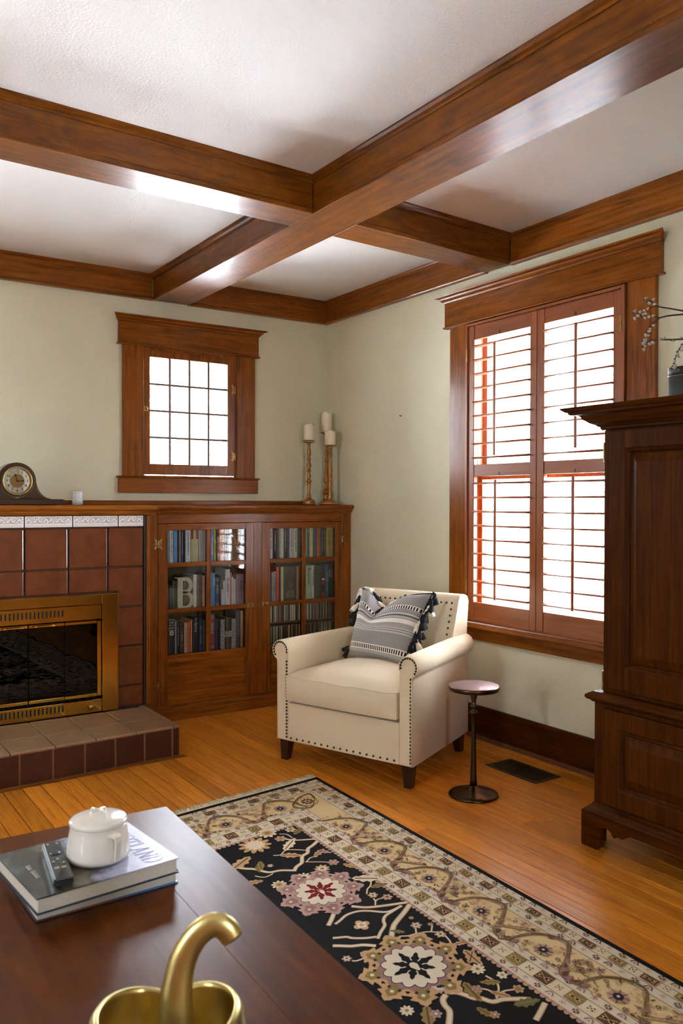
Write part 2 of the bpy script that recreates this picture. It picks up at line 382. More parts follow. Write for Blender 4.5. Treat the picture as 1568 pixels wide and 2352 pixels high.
frieze('trim_6', 'brown frieze board between the corner and the cross beam', 'y', yb(0)+.001, -.022, M['trimY'])
frieze('trim_7', 'brown frieze board above the shuttered window', 'y', ROOMY, yf(0)-.001, M['trimY'])

# ---------------------------------------------------------------- window 1: leaded casement, back wall
w1 = setting('window_1', 'small casement of sixteen leaded panes in a wide brown casing', (-.99, 0, 1.3))
CT = -.022
box('casing', M['trimZ'], -1.424, CT, 1.398, -1.297, -.0005, 2.169, w1)
box('casing', M['trimZ'], -.682, CT, 1.398, -.556, -.0005, 2.169, w1)
box('head_casing', M['trimX'], -1.448, CT-.006, 2.178, -.533, -.0005, 2.302, w1)
build(MB().prism([(-.0005, 2.168), (CT-.012, 2.168), (CT-.015, 2.173), (CT-.012, 2.178), (-.0005, 2.178)], 'x', -1.456, -.527), 'fillet', M['trimX'], w1)
def cap_profile(base, z): return [(-.0005, z), (base-.004, z), (base-.008, z+.008), (base-.020, z+.018), (base-.024, z+.026), (base-.040, z+.030), (base-.044, z+.036), (-.0005, z+.036)]
def cap(parent, axis, a0, a1, base, z, mat):
    pr = cap_profile(base, z); ext = .004; rings = []
    for s_, e_ in ((-1, a0), (1, a1)):
        ring = [((e_ + s_*max(0, (base-o)), o, zz) if axis == 'x' else (o, e_ + s_*max(0, (base-o)), zz)) for o, zz in pr]; rings.append(ring)
    build(MB().loft(rings, True, True, False), 'cap_moulding', mat, parent)
cap(w1, 'x', -1.448, -.533, CT-.006, 2.302, M['trimX'])
box('sill_board', M['trimX'], -1.450, CT-.003, 1.300, -.535, -.0005, 1.388, w1)
build(MB().prism([(-.0005, 1.388), (CT-.010, 1.388), (CT-.014, 1.393), (CT-.010, 1.399), (-.0005, 1.399)], 'x', -1.458, -.528), 'fillet', M['trimX'], w1)
for nm, c in (('jamb', (-1.2995, .0, 1.40, -1.285, .15, 2.168)), ('jamb', (-.697, .0, 1.40, -.6825, .15, 2.168)), ('jamb', (-1.2995, -.003, 2.1541, -.6825, .15, 2.1675)), ('jamb', (-1.2995, .02, 1.4, -.6825, .15, 1.405))):
    box(nm, M['trimZ'], *c, w1, 0)
sash = MB(); SY0, SY1 = -.004, .030
sash.box(-1.294, SY0, 1.4105, -1.252, SY1, 2.1538).box(-.742, SY0, 1.4105, -.690, SY1, 2.1538)
sash.box(-1.252, SY0, 2.112, -.742, SY1, 2.1538).box(-1.252, SY0, 1.4105, -.742, SY1, 1.474)
so = build(sash, 'casement_sash', M['trimZ'], w1, .002)
px_ = [-1.252+.51*i/4 for i in range(5)]; pz_ = [1.474+.638*i/4 for i in range(5)]
came = plain('lead_came', srgb(120, 98, 80), .45)
for i in range(1, 4):
    build(MB().box(px_[i]-.0065, .000, 1.474, px_[i]+.0065, .022, 2.112), 'muntin', came, so, .002)
    build(MB().box(-1.252, .003, pz_[i]-.006, -.742, .021, pz_[i]+.006), 'muntin', came, so, .002)
for i in range(4):
    for k in range(4):
        build(MB().box(px_[i]+.001, .011, pz_[k]+.001, px_[i+1]-.001, .0135, pz_[k+1]-.001), 'pane', M['glass'], so)
def butterfly(nm, cx, cy, cz, parent, mat, half=False, axis='x', s=1.0):
    b = MB()
    def put(du, dv, r, th=.0025):
        if axis == 'x': b.box(cx+du-r, cy-th, cz+dv-r*1.1, cx+du+r, cy, cz+dv+r*1.1)
    for sx in ((-1,) if half else (-1, 1)):
        for du, dv, r in ((.007, 0, .007), (.014, .016, .008), (.014, -.016, .008), (.019, .025, .006), (.019, -.025, .006), (.012, 0.008, .006), (.012, -.008, .006), (.021, 0, .004)):
            n = 10; c = (cx+sx*du*s, cz+dv*s)
            b.prism([(c[0]+r*s*math.cos(2*PI*i/n), c[1]+r*s*math.sin(2*PI*i/n)) for i in range(n)], 'y', cy-.003, cy)
    b.prism([(cx+.004*s*math.cos(2*PI*i/8), cy-.003+.004*s*math.sin(2*PI*i/8)) for i in range(8)], 'z', cz-.022*s, cz+.022*s)
    return build(b, nm, mat, parent)
for z in (1.955, 1.535): butterfly('hinge', -.692, SY0-.001, z, so, M['oldbrass'], True)
cb = MB().box(-1.298, SY0-.008, 1.785, -1.268, SY0, 1.815); cb.ball((-1.278, SY0-.014, 1.80), .008)
build(cb, 'window_catch', M['oldbrass'], so, .001)

# ---------------------------------------------------------------- window 2: right wall, behind shutters
glare_white = plain('overexposed_reveal_white', srgb(232, 230, 224), .7)  # glare of the overexposed outer reveal put into a white colour
w2 = setting('window_2', 'tall window in a broad brown casing on the right wall', (0, -1.94, .5))
box('casing', M['trimZ'], CT, -1.425, .606, -.0005, -1.290, 2.209, w2)
box('casing', M['trimZ'], CT, -2.597, .606, -.0005, -2.452, 2.209, w2)
box('head_casing', M['trimY'], CT-.006, -2.622, 2.214, -.0005, -1.252, 2.342, w2)
build(MB().prism([(-.0005, 2.204), (CT-.010, 2.204), (CT-.013, 2.209), (CT-.010, 2.214), (-.0005, 2.214)], 'y', -2.63, -1.246), 'fillet', M['trimY'], w2)
cap(w2, 'y', -2.622, -1.252, CT-.006, 2.342, M['trimY'])
build(MB().prism([(.04, .608), (-.062, .608), (-.069, .602), (-.070, .592), (-.064, .585), (-.0005, .585), (.04, .585)], 'y', -2.62, -1.262), 'stool', M['trimY'], w2)
build(MB().prism([(-.0005, .615), (-.040, .615), (-.044, .6085), (-.0005, .6085)], 'y', -2.45, -1.43), 'fillet', M['trimY'], w2)
box('apron', M['trimY'], CT, -2.597, .518, -.0005, -1.290, .584, w2)
for c in ((.0, -1.44, .61, .05, -1.4255, 2.205), (.0, -2.4495, .61, .05, -2.435, 2.205), (.0, -2.435, 2.19, .05, -1.44, 2.2045), (.042, -2.435, .6105, .05, -1.44, .622)):
    box('jamb', M['shutZ'], *c, w2, 0)
for c in ((.0505, -1.44, .61, .158, -1.4255, 2.205), (.0505, -2.4495, .61, .158, -2.435, 2.205), (.0505, -2.435, 2.19, .158, -1.44, 2.2045), (.0505, -2.435, .6105, .158, -1.44, .622)):
    box('outer_jamb', glare_white, *c, w2, 0)
s2 = MB(); X0, X1 = .052, .082
for z0, z1 in ((.622, 1.41), (1.40, 2.19)):
    dx = 0 if z0 < 1 else .032
    s2.box(X0+dx, -1.472, z0, X1+dx, -1.44, z1).box(X0+dx, -2.435, z0, X1+dx, -2.403, z1).box(X0+dx, -2.403, z0, X1+dx, -1.472, z0+.045).box(X0+dx, -2.403, z1-.04, X1+dx, -1.472, z1)
so2 = build(s2, 'window_sash', M['shutZ'], w2, .002)
build(MB().box(.065, -2.403, .667, .069, -1.472, 1.37), 'pane', M['glass'], so2); build(MB().box(.097, -2.403, 1.445, .101, -1.472, 2.15), 'pane', M['glass'], so2)

# shutters
for c in ((-.034, -1.445, .6155, .012, -1.4275, 2.1985), (-.034, -2.4485, .6155, .012, -2.430, 2.1985), (-.034, -2.430, 2.184, .012, -1.445, 2.1985)):
    build(MB().box(*c), 'shutter_frame', M['shutZ'], w2, .002)
def louver_mesh(y0, y1):
    n = 10; return MB().prism([(.0315*math.cos(2*PI*i/n), .006*math.sin(2*PI*i/n)) for i in range(n)], 'y', y0, y1, True)
def shutter(label, ya, yb_, sL, rod_up, rod_dn):       # ya (left) > yb_ (right); stile width sL
    t = bpy.data.objects.new('shutter_panel', None); COL.objects.link(t); t.empty_display_size = .05; t.parent = w2; t.location = Vector((-.012, (ya+yb_)/2, .619))-Vector(w2.location); W[t] = Matrix.Translation(Vector((-.012, (ya+yb_)/2, .619))); t['label'] = label; tl = W[t].translation
    X0, X1 = -.026, .002; y0, y1 = ya-sL, yb_+sL
    build(MB().box(X0, y0+.0005, .619, X1, ya, 2.183), 'stile', M['shutZ'], t, .0025)
    build(MB().box(X0, yb_, .619, X1, y1-.0005, 2.183), 'stile', M['shutZ'], t, .0025)
    for z0, z1 in ((.619, .717), (1.385, 1.447), (2.111, 2.183)):
        r = build(MB().box(X0+.003, y1, z0, X1-.002, y0, z1), 'rail', M['shutY'], t, .0015)
        if z0 > 1:
            yc = (y0+y1)/2+.012; build(MB().box(X0+.0015, yc-.0035, z0+.004, X0+.004, yc+.0035, z0+.02), 'rod_notch', M['darkleg'], t)
    for za, zb in ((1.447, 2.111), (.717, 1.385)):
        st = (zb-za)/9; first = None
        for i in range(9):
            loc = Vector((-.012, 0, za+st*(i+.5))) - tl+Vector((0, tl.y, 0))
            if first is None and za > 1:
                proto = build(louver_mesh(y1-tl.y+.001, y0-tl.y-.001), 'louver', M['shutY'], t, local=True); proto.location = loc; proto.rotation_euler = (0, -.05, 0); first = proto; shutter.proto = proto
            else:
                copy_part(shutter.proto, t, loc, (0, -.05, 0))
    for (yr, z0, z1) in (rod_up, rod_dn):
        build(MB().box(-.054, yr-.008, z0, -.043, yr+.008, z1), 'tilt_rod', M['shutZ'], t, .003)
    return t
shL = shutter('left hand louvred wooden shutter beside the plain wall', -1.4455, -1.9335, .0445, (-1.667, 1.49, 2.065), (-1.675, .745, 1.365))
shR = shutter('right hand louvred wooden shutter partly behind the dark armoire', -1.9355, -2.4295, .046, (-2.195, 1.50, 2.075), (-2.183, .745, 1.372))
for t, y, zs in ((shL, -1.4435, (2.03, .80)), (shR, -2.4315, (2.03, .80))):
    for z in zs: build(MB().box(-.037, y-.003, z-.035, -.030, y+.004, z+.035), 'hinge', M['oldbrass'], t, .001)

# unseen windows that light the room
def plain_window(name, axis, a0, a1, plane, sgn, zb=.7, zt=2.2):
    r = setting(name, 'plain double window out of the picture', ((a0+a1)/2, plane, .7) if axis == 'x' else (plane, (a0+a1)/2, .7))
    def bx(n, u0, u1, d0, d1, z0, z1, mt):
        if axis == 'x': box(n, mt, u0, plane+d0*sgn, z0, u1, plane+d1*sgn, z1, r)
        else: box(n, mt, plane+d0*sgn, u0, z0, plane+d1*sgn, u1, z1, r)
    for u in ((a0-.12, a0-.001), (a1+.001, a1+.12)): bx('casing', *u,   .0005, .022, zb-.08, zt, M['trimZ'])
    bx('head_casing', a0-.14, a1+.14, .0005, .026, zt, zt+.13, M['trimX']); bx('stool', a0-.14, a1+.14, .0005, .06, zb-.03, zb, M['trimX'])
    for u in ((a0+.002, a0+.05), (a1-.05, a1-.002), ((a0+a1)/2-.03, (a0+a1)/2+.03)): bx('sash_stile', *u, -.09, -.05, zb+.002, zt-.002, M['trimZ'])
    for z in ((zb+.002, zb+.06), (zt-.06, zt-.002)):
        for u in ((a0+.05, (a0+a1)/2-.03), ((a0+a1)/2+.03, a1-.05)): bx('sash_rail', *u, -.09, -.05, *z, M['trimX'])
    for u in ((a0+.05, (a0+a1)/2-.03), ((a0+a1)/2+.03, a1-.05)): bx('pane', *u, -.072, -.068, zb+.06, zt-.06, M['glass'])
plain_window('window_3', 'y', *LWIN[0], ROOMX, 1); plain_window('window_4', 'x', *FWIN[0], ROOMY, 1)

plain_window('window_5', 'x', *CW2, 0, -1, 1.40, 2.168)
eave = plain('soffit_paint', srgb(200, 196, 186), .8)
for nm, lab, c in (('added_eave_back', 'unseen roof eave added over the back wall to cut high light', (ROOMX-.6, WT+.001, 2.50, .62, .64, 2.62)), ('added_eave_right', 'unseen roof eave added over the window wall to cut high light', (WT+.001, ROOMY-.6, 2.50, .64, WT, 2.62))):
    tag(box(nm, eave, *c, bevel=0), lab, kind='structure')  # unseen eaves, added to shape the sky light and block the sun

# baseboard, right wall
br = setting('baseboard_right', 'brown baseboard under the shuttered window, its shade put into a darker wood', (0, -3, 0))
box('board', M['darkY'], -.018, ROOMY+.01, .001, -.0005, -.315, .158, br)  # darker wood than the other baseboards, standing in for the shade here
build(MB().prism([(-.0005, .158), (-.018, .158), (-.016, .166), (-.008, .168), (-.0005, .168)], 'y', ROOMY+.01, -.315), 'base_cap', M['darkY'], br)
build(MB().prism([(-.0185, .0005), (-.034, .0005), (-.034, .008), (-.026, .018), (-.0185, .019)], 'y', ROOMY+.01, -.315), 'shoe_moulding', M['shoe'], br)
for nm, lab, c in (('baseboard_left', 'brown baseboard of the far left wall', (ROOMX+.0005, ROOMY+.02, .001, ROOMX+.018, -.02, .16)), ('baseboard_front', 'brown baseboard behind the camera', (ROOMX+.02, ROOMY+.0005, .001, -.04, ROOMY+.018, .16)), ('baseboard_back', 'brown baseboard left of the fireplace', (ROOMX+.02, -.018, .001, -2.75, -.0005, .16))):
    tag(box(nm, M['trimX'], *c), lab, kind='structure')
tag(build(MB().lathe([(.001, 0), (.0045, .001), (.0045, .003), (.0015, .004), (.0015, .016)], (0, 0, 0), 8), 'wall_nail', M['black'], loc=(0, 0, 0), local=True), 'small dark nail in the plain wall left of the shuttered window', 'nail')
nl = bpy.data.objects['wall_nail']; nl.location = rt(918, 955, -.015); nl.rotation_euler = (0, PI/2, 0)

# outside: ground and trees seen faintly through the panes
lawn = plain('pale_ground', (.62, .62, .62), .9, noise=.1, nscale=2)
tag(build(MB().box(-16, -16, -.75, 16, 16, -.7), 'ground', lawn), 'bright pale ground outside the windows', kind='structure')
leafm = plain('pale_leaf', (.50, .56, .46), .8); bark = plain('pale_bark', (.34, .32, .29), .9)
def tree(label, x, y, h, R_, n, seed):
    rg = random.Random(seed); t = thing('tree', label, 'tree', (x, y, -.7), 0, 'pale trees outside the windows')
    tr = MB().tube([(x, y, -.7), (x+.1, y, h*.3), (x, y+.1, h*.75)], [.16, .12, .05], 8)
    for k in range(7):
        a = rg.uniform(0, 2*PI); z = rg.uniform(.2, .6)*h; tr.tube([(x+.05, y, z), (x+R_*.5*math.cos(a), y+R_*.5*math.sin(a), z+.5), (x+R_*.85*math.cos(a), y+R_*.85*math.sin(a), z+.8)], [.06, .035, .01], 6)
    build(tr, 'trunk', bark, t)
    lf = MB()
    for k in range(n):
        a = rg.uniform(0, 2*PI); b_ = math.acos(rg.uniform(-1, 1)); r = R_*rg.uniform(.35, 1)
        c = Vector((x+r*math.sin(b_)*math.cos(a), y+r*math.sin(b_)*math.sin(a), h*.62+r*1.1*math.cos(b_)))
        d = Vector((rg.gauss(0, 1), rg.gauss(0, 1), rg.gauss(0, 1))).normalized(); e = d.orthogonal().normalized(); s = rg.uniform(.05, .11)
        lf.add([c-d*s, c+e*s*.5, c+d*s, c-e*s*.5], [(0, 1, 2, 3)])
    f = build(lf, 'foliage', leafm, t, recalc=False); f['kind'] = 'stuff'
tree('pale leafy tree seen through the left panes of the leaded casement', .35, 5.2, 3.6, 1.3, 1500, 3)
tree('pale tree seen through the lower louvres of the right shutter', 6.0, 1.9, 2.6, 1.2, 900, 4)
tree('pale tall tree behind the upper louvres of both shutters', 8.5, 3.4, 4.4, 1.8, 1200, 5)

# ================================================================ FIREPLACE
FX = -2.066; TY = -.46                                    # centre line, tile face
fp = thing('fireplace', 'fireplace surround of big red brown glazed tiles with white relief tiles on top', 'fireplace', (FX, -.23, 0))
XR, XL = -1.462, 2*FX+1.462
b = MB().box(XL-.03, -.448, .001, -1.69, -.0005, 1.17); b = MB()
b.box(-1.62, -.448, .001, XR, -.3, 1.177).box(XL, -.448, .001, 2*FX+1.62, -.3, 1.177).box(2*FX+1.62, -.448, .765, -1.62, -.3, 1.177)
b.box(XR-.02, -.3, .001, XR, -.0005, 1.177).box(XL, -.3, .001, XL+.02, -.0005, 1.177).box(XL+.02, -.02, .001, XR-.02, -.0005, 1.177).box(XL+.02, -.3, 1.15, XR-.02, -.02, 1.177)
build(b, 'backing', M['darkgrout'], fp)
build(MB().box(XR, TY-.006, .151, XR+.012, -.31, 1.177), 'corner_strip', M['darkleg'], fp, .002)
build(MB().box(XR+.0125, TY-.012, .151, XR+.034, -.31, 1.177), 'corner_trim', M['trimZ'], fp, .004)
xs = [-1.4625, -1.657, -1.862, -2.079]; xs = xs + [2*FX-x for x in xs[::-1]]; xs[3] = -2.070-.0; xs = [-1.4625, -1.657, -1.863, -2.079, -2.29, -2.475, -2.6695]
zs = [1.112, .899, .688, .477, .265, .152]
def tile(name, x0, x1, z0, z1, mat, par, y0=TY, g=.0032, bev=.006, dep=.016):
    return build(MB().box(x0+g, y0, z0+g, x1-g, y0+dep, z1-g), name, mat, par, bev, 2)
rg = random.Random(3)
for i in range(6):
    for k in range(5):
        x1, x0 = xs[i], xs[i+1]; z1, z0 = zs[k], zs[k+1]
        fx0, fx1, fz = 2*FX+1.607, -1.607, .77
        if k >= 1 and x0 >= fx0-.02 and x1 <= fx1+.02 and z1 < .77: continue
        if k >= 2 and x0 < fx1 and x1 > fx1: x0 = fx1
        if k >= 2 and x1 > fx0 and x0 < fx0: x1 = fx0
        if k == 1:
            if x0 < fx1 and x1 > fx1:                     # notch around the brass: upper full piece plus side piece kept as one L tile
                L_ = MB(); g = .0032
                L_.prism([(x0+g, z1-g), (x1-g, z1-g), (x1-g, z0+g), (fx1+g, z0+g), (fx1+g, fz+g), (x0+g, fz+g)], 'y', TY, TY+.016); build(L_, 'tile', M['redtile'], fp, .005, 2); continue
            if x1 > fx0 and x0 < fx0:
                L_ = MB(); g = .0032
                L_.prism([(x0+g, z1-g), (x1-g, z1-g), (x1-g, fz+g), (fx0-g, fz+g), (fx0-g, z0+g), (x0+g, z0+g)], 'y', TY, TY+.016); build(L_, 'tile', M['redtile'], fp, .005, 2); continue
            if x0 < fx1 and x1 > fx0: z0 = fz
        if k >= 2 and x0 < fx1 and x1 > fx0: continue
        tile('tile', x0, x1, z0, z1, M['redtile'], fp, TY-.001*rg.random())
dx = [-1.4625, -1.6025, -1.8415, -2.080, -2.319, -2.558, -2.6695]
def scroll_mesh(x0, x1, z0, z1, y):
    b = MB(); n = max(1, round((x1-x0)/.06)); st = (x1-x0)/n; zc = (z0+z1)/2+.006
    def rib(pts, wd):
        b.tube([(p[0], y, p[1]) for p in pts], wd, 5)
    for i in range(n):
        c = x0+st*(i+.5); s = 1 if i % 2 else -1
        b.mat(0); rib([(c+s*(-.5+t/12)*st*.98, zc+.014*math.sin((t/12-.5)*PI*1.9)) for t in range(13)], .0021)
        rib([(c-s*.011+.0085*math.cos(a*.55)*(1-a/16), zc+.005+.0085*math.sin(a*.55)*(1-a/16)) for a in range(12)], .0017)
        rib([(c+s*.013+.0075*math.cos(a*.55+3)*(1-a/16), zc-.006+.0075*math.sin(a*.55+3)*(1-a/16)) for a in range(12)], .0017)
        b.mat(1)
        for du, dv in ((0, .017), (.0, -.015), (.018, .013), (-.02, -.012), (st*.5, 0), (st*.5, .012), (st*.5, -.012)):
            b.ball((c+du, y, zc+dv), .0026, 6, 4)
    b.mat(0); b.box(x0, y-.0015, z0+.004, x1, y+.001, z0+.0055).box(x0, y-.0015, z0+.009, x1, y+.001, z0+.0105)
    return b
for i in range(6):
    x1, x0 = dx[i], dx[i+1]
    t = tile('relief_tile', x0, x1, 1.1135, 1.1765, M['whitetile'], fp, TY-.004, .0028, .0025)
    build(scroll_mesh(x0+.009, x1-.009, 1.117, 1.174, TY-.004), 'scroll_relief', [M['scroll2'], M['scroll']], t)

# hearth
he = thing('hearth', 'raised hearth of pale top tiles and dark red front tiles on the floor', 'hearth', (FX, -.7, 0))
hq = lambda x: hearth_front(x)
HL = HB+.0; core = MB().prism([(HL, hq(HL)+.003), (-1.4635, hq(-1.4635)+.003), (-1.4635, -.465), (HL, -.465)], 'z', .0005, .1405)
build(core, 'core', M['grout'], he)
ex = [-1.461, -1.500, -1.643, -1.7875, -1.932, -2.077, -2.222, -2.367, -2.512, -2.657]
for i in range(9):
    x1, x0 = ex[i]-.0038, ex[i+1]+.0038
    build(MB().prism([(x0, hq(x0)), (x1, hq(x1)), (x1, hq(x1)+.0028), (x0, hq(x0)+.0028)], 'z', .004, .137), 'front_tile', M['fronttile'], he, .002)
for y0, y1 in ((-.925, -.775), (-.765, -.62), (-.61, -.475)):
    build(MB().box(-1.4633, y0, .004, -1.461, y1, .137), 'side_tile', M['fronttile'], he, .002)
tx = [-1.461, -1.492, -1.685, -1.879, -2.067, -2.262, -2.456, -2.65, -2.70]
for i in range(8):
    for k in range(3):
        x1, x0 = tx[i]-.0024, tx[i+1]+.0024
        if k == 0: ys = (lambda x: hq(x)+.001, lambda x: -.752+(x+1.5)*.028)
        elif k == 1: ys = (lambda x: -.748+(x+1.5)*.028, lambda x: -.508)
        else: ys = (lambda x: -.504, lambda x: -.464)
        pr = [(x0, ys[0](x0)), (x1, ys[0](x1)), (x1, ys[1](x1)), (x0, ys[1](x0))]
        if k == 2 and x0 < -1.61 and x1 > 2*FX+1.6:      # brass stands here
            pr = [(x0, -.504), (x1, -.504), (x1, -.496), (x0, -.496)]
        build(MB().prism(pr, 'z', .141, .1505), 'top_tile', M['hearthtile'], he, .0015)

# brass insert
fi = thing('fireplace_insert', 'polished brass fireplace insert with smoked bifold glass doors', 'fireplace doors', (FX, -.47, .1515))
BR_, BL_ = -1.610, 2*FX+1.610; BY = -.488
for c in ((BL_, BY, .1515, BL_+.086, -.4625, .768), (BR_-.086, BY, .1515, BR_, -.4625, .768), (BL_+.086, BY, .714, BR_-.086, -.4625, .768)):
    build(MB().box(*c), 'frame', M['brass'], fi, .003, 2)
IX0, IX1 = BL_+.087, BR_-.087
def vent_panel(z0, z1, sz0, sz1, nm):
    b = MB().box(IX0, -.482, z0, IX1, -.464, z1); p = build(b, nm, M['brass'], fi, .002)
    for i in range(18):
        x = FX+(i-8.5)*.0197
        n = 6; w_ = .0035
        pts = [(x-w_, sz0), (x+w_, sz0)] ; pts = [(x+w_*math.cos(PI+PI*k/6), sz0+w_*math.sin(PI+PI*k/6)) for k in range(7)]+[(x+w_*math.cos(PI*k/6), sz1+w_*math.sin(PI*k/6)) for k in range(7)]
        build(MB().prism(pts, 'y', -.4828, -.4815), 'vent_slot', M['soot_and_shade'], p)
    return p
vent_panel(.636, .712, .664, .692, 'upper_vent_panel'); lp = vent_panel(.1515, .219, .178, .205, 'lower_vent_panel')
kn = MB(); rings = []
for r_, yy in ((.004, -.482), (.006, -.488), (.012, -.492), (.013, -.498), (.009, -.503), (.001, -.504)):
    rings.append([(-1.757+r_*math.cos(2*PI*i/16), yy, .186+r_*math.sin(2*PI*i/16)) for i in range(16)])
kn.loft(rings); build(kn, 'knob', M['oldbrass'], lp)
box('firebox', M['soot_and_shade'], IX0+.02, -.30, .16, IX1-.02, -.29, .63, fi, 0)
cu = MB(); pts = []
for i in range(81): pts.append((IX0+.02+(IX1-IX0-.04)*i/80, -.43+.008*math.sin(i*1.3)))
cu.prism(pts+[(p[0], p[1]+.003) for p in pts[::-1]], 'z', .17, .62)
mesh_m = plain('spark_screen', (.012, .011, .010), .6, metal=.6); build(cu, 'spark_screen', mesh_m, fi)
box('side_channel', M['brass'], IX1-.022, -.478, .235, IX1-.001, -.464, .628, fi); box('side_channel', M['brass'], IX0+.001, -.478, .235, IX0+.022, -.464, .628, fi)
px4 = [IX0+.024, FX-.18, FX-.002, FX+.002, FX+.178, IX1-.024]
for a, b_ in ((px4[0], px4[1]-.001), (px4[1]+.001, px4[2]), (px4[3], px4[4]-.001), (px4[4]+.001, px4[5])):
    d = build(MB().box(a, -.480, .614, b_, -.466, .630).box(a, -.480, .234, b_, -.466, .251), 'glass_door', M['brass'], fi, .002)
    build(MB().box(a+.0005, -.476, .2515, b_-.0005, -.471, .6135), 'door_glass', M['smokeglass'], d)
for s in (-1, 1):
    xa, xb = FX+s*.022, FX+s*.125; b = MB()
    b.tube([(xa, -.503, .622), (xa+s*.006, -.503, .622), (xa+s*.02, -.503, .622), (xb-s*.02, -.503, .622), (xb-s*.006, -.503, .622), (xb, -.503, .622)], [.003, .0058, .0036, .0036, .0058, .003], 10)
    for x in (xa+s*.012, xb-s*.012): b.tube([(x, -.48, .622), (x, -.503, .622)], .0035, 8); b.ball((x, -.503, .622), .0062, 10, 6)
    build(b, 'handle', M['brass'], fi)

# ================================================================ MANTEL
ms = thing('mantel_shelf', 'long brown wooden mantel shelf over the fireplace and bookcase', 'shelf', (-1.4, -.2, 1.178))
def mprof(y): return [(-.0005, 1.2285), (y+.006, 1.2285), (y, 1.222), (y-.002, 1.213), (y+.002, 1.204), (y+.008, 1.2025), (y+.010, 1.199), (y+.016, 1.197), (y+.018, 1.190), (y+.024, 1.184), (y+.026, 1.1785), (-.0005, 1.1785)]
build(MB().prism(mprof(-.333), 'x', -1.405, -.0006), 'shelf_board', M['trimX'], ms)
build(MB().prism(mprof(-.515), 'x', XL-.06, -1.4055), 'shelf_board', M['trimX'], ms)
build(MB().box(XL-.05, -.020, 1.2286, -.165, -.0006, 1.2545), 'back_rail', M['trimX'], ms, .003)

# ================================================================ BOOKCASE
bc = thing('bookcase', 'built-in brown bookcase with two leaded glass style doors under the mantel', 'bookcase', (-.69, -.15, 0))
FY = -.30; CX0, CX1 = -1.413, -.0015
inner = plain('olive_paint', srgb(96, 88, 44), .7)
box('back_panel', inner, CX0, -.02, .02, CX1, -.001, 1.177, bc, 0)
box('side_panel', M['trimZ'], CX0, -.279, .02, CX0+.018, -.021, 1.177, bc, 0); box('side_panel', M['trimZ'], CX1-.018, -.279, .02, CX1, -.021, 1.177, bc, 0)
box('divider', M['trimZ'], -.692, -.279, .365, -.676, -.021, 1.16, bc, 0)
S1, S2, S3 = .367, .623, .884
for z in (S1, S2, S3, 1.176):
    for a, b_ in ((CX0+.0185, -.6925), (-.6755, CX1-.0185)):
        box('shelf', inner if z > 1 else M['trimX'], a, -.272, z-.016, b_, -.021, z, bc, 0)
box('divider_shelf', M['trimX'], -.6755, -.262, .492, CX1-.0185, -.06, .497, bc, 0)
for c, ax in (((CX0, FY, .02, -1.3195, -.28, 1.1775), 'Z'), ((-.0705, FY, .02, CX1, -.28, 1.1775), 'Z'), ((-.713, FY, .083, -.655, -.28, 1.124), 'Z'), ((-1.319, FY, 1.1245, -.071, -.28, 1.1775), 'X'), ((-1.319, FY, .02, -.071, -.28, .0825), 'X')):
    box('face_frame', M['trim'+ax], *c, bc, .0015)
box('base_board', M['trimX'], CX0, FY-.012, .0005, CX1-.02, FY+.002, .072, bc, .004)
build(MB().prism([(FY-.0125, .0008), (FY-.024, .0008), (FY-.024, .008), (FY-.0125, .016)], 'x', -1.40, -.03), 'shoe_moulding', M['trimX'], bc)
def door(x0, x1, gx0, gx1, mx, label_side):
    z0, z1, gz0, gz1 = .085, 1.122, .372, 1.085
    b = MB(); y0, y1 = FY-.001, FY+.021
    b.box(x0, y0, z0, gx0, y1, z1).box(gx1, y0, z0, x1, y1, z1)
    d = build(b, 'door', M['trimZ'], bc, .0015)
    for za, zb_ in ((gz1, z1), (.325, gz0), (z0, .155)): build(MB().box(gx0+.0003, y0+.0003, za, gx1-.0003, y1, zb_), 'rail', M['trimX'], d, .0012)
    build(MB().box(gx0, y0+.009, .155, gx1, y0+.015, .325), 'panel', M['trimX'], d)
    hz = (.622, .886); mw = .013
    build(MB().box(mx-mw, y0+.001, gz0, mx+mw, y1, gz1), 'muntin', M['trimZ'], d, .0015)
    for z in hz:
        for a, b_ in ((gx0, mx-mw), (mx+mw, gx1)): build(MB().box(a, y0+.001, z-.0125, b_, y1, z+.0125), 'muntin', M['trimX'], d, .0015)
    for a, b_ in ((gx0, mx-mw), (mx+mw, gx1)):
        for zz0, zz1 in ((gz0, hz[0]-.0125), (hz[0]+.0125, hz[1]-.0125), (hz[1]+.0125, gz1)):
            pn = build(MB().box(a, y0+.011, zz0, b_, y0+.014, zz1), 'pane', M['cabglass'], d)
    hx = x0 if label_side == 'L' else x1
    for z in (1.008, .205): butterfly('hinge', hx, y0-.0005, z, d, M['oldbrass'])
    cx = x1-.022 if label_side == 'L' else x0+.022
    c = MB().box(cx-.022, y0-.004, .613, cx+.022, y0, .639); c.ball((cx, y0-.010, .626), .009, 10, 6); build(c, 'catch', M['oldbrass'], d, .001)
    return d
door(-1.3185, -.7135, -1.260, -.765, -1.007, 'L'); door(-.6545, -.0715, -.599, -.122, -.357, 'R')

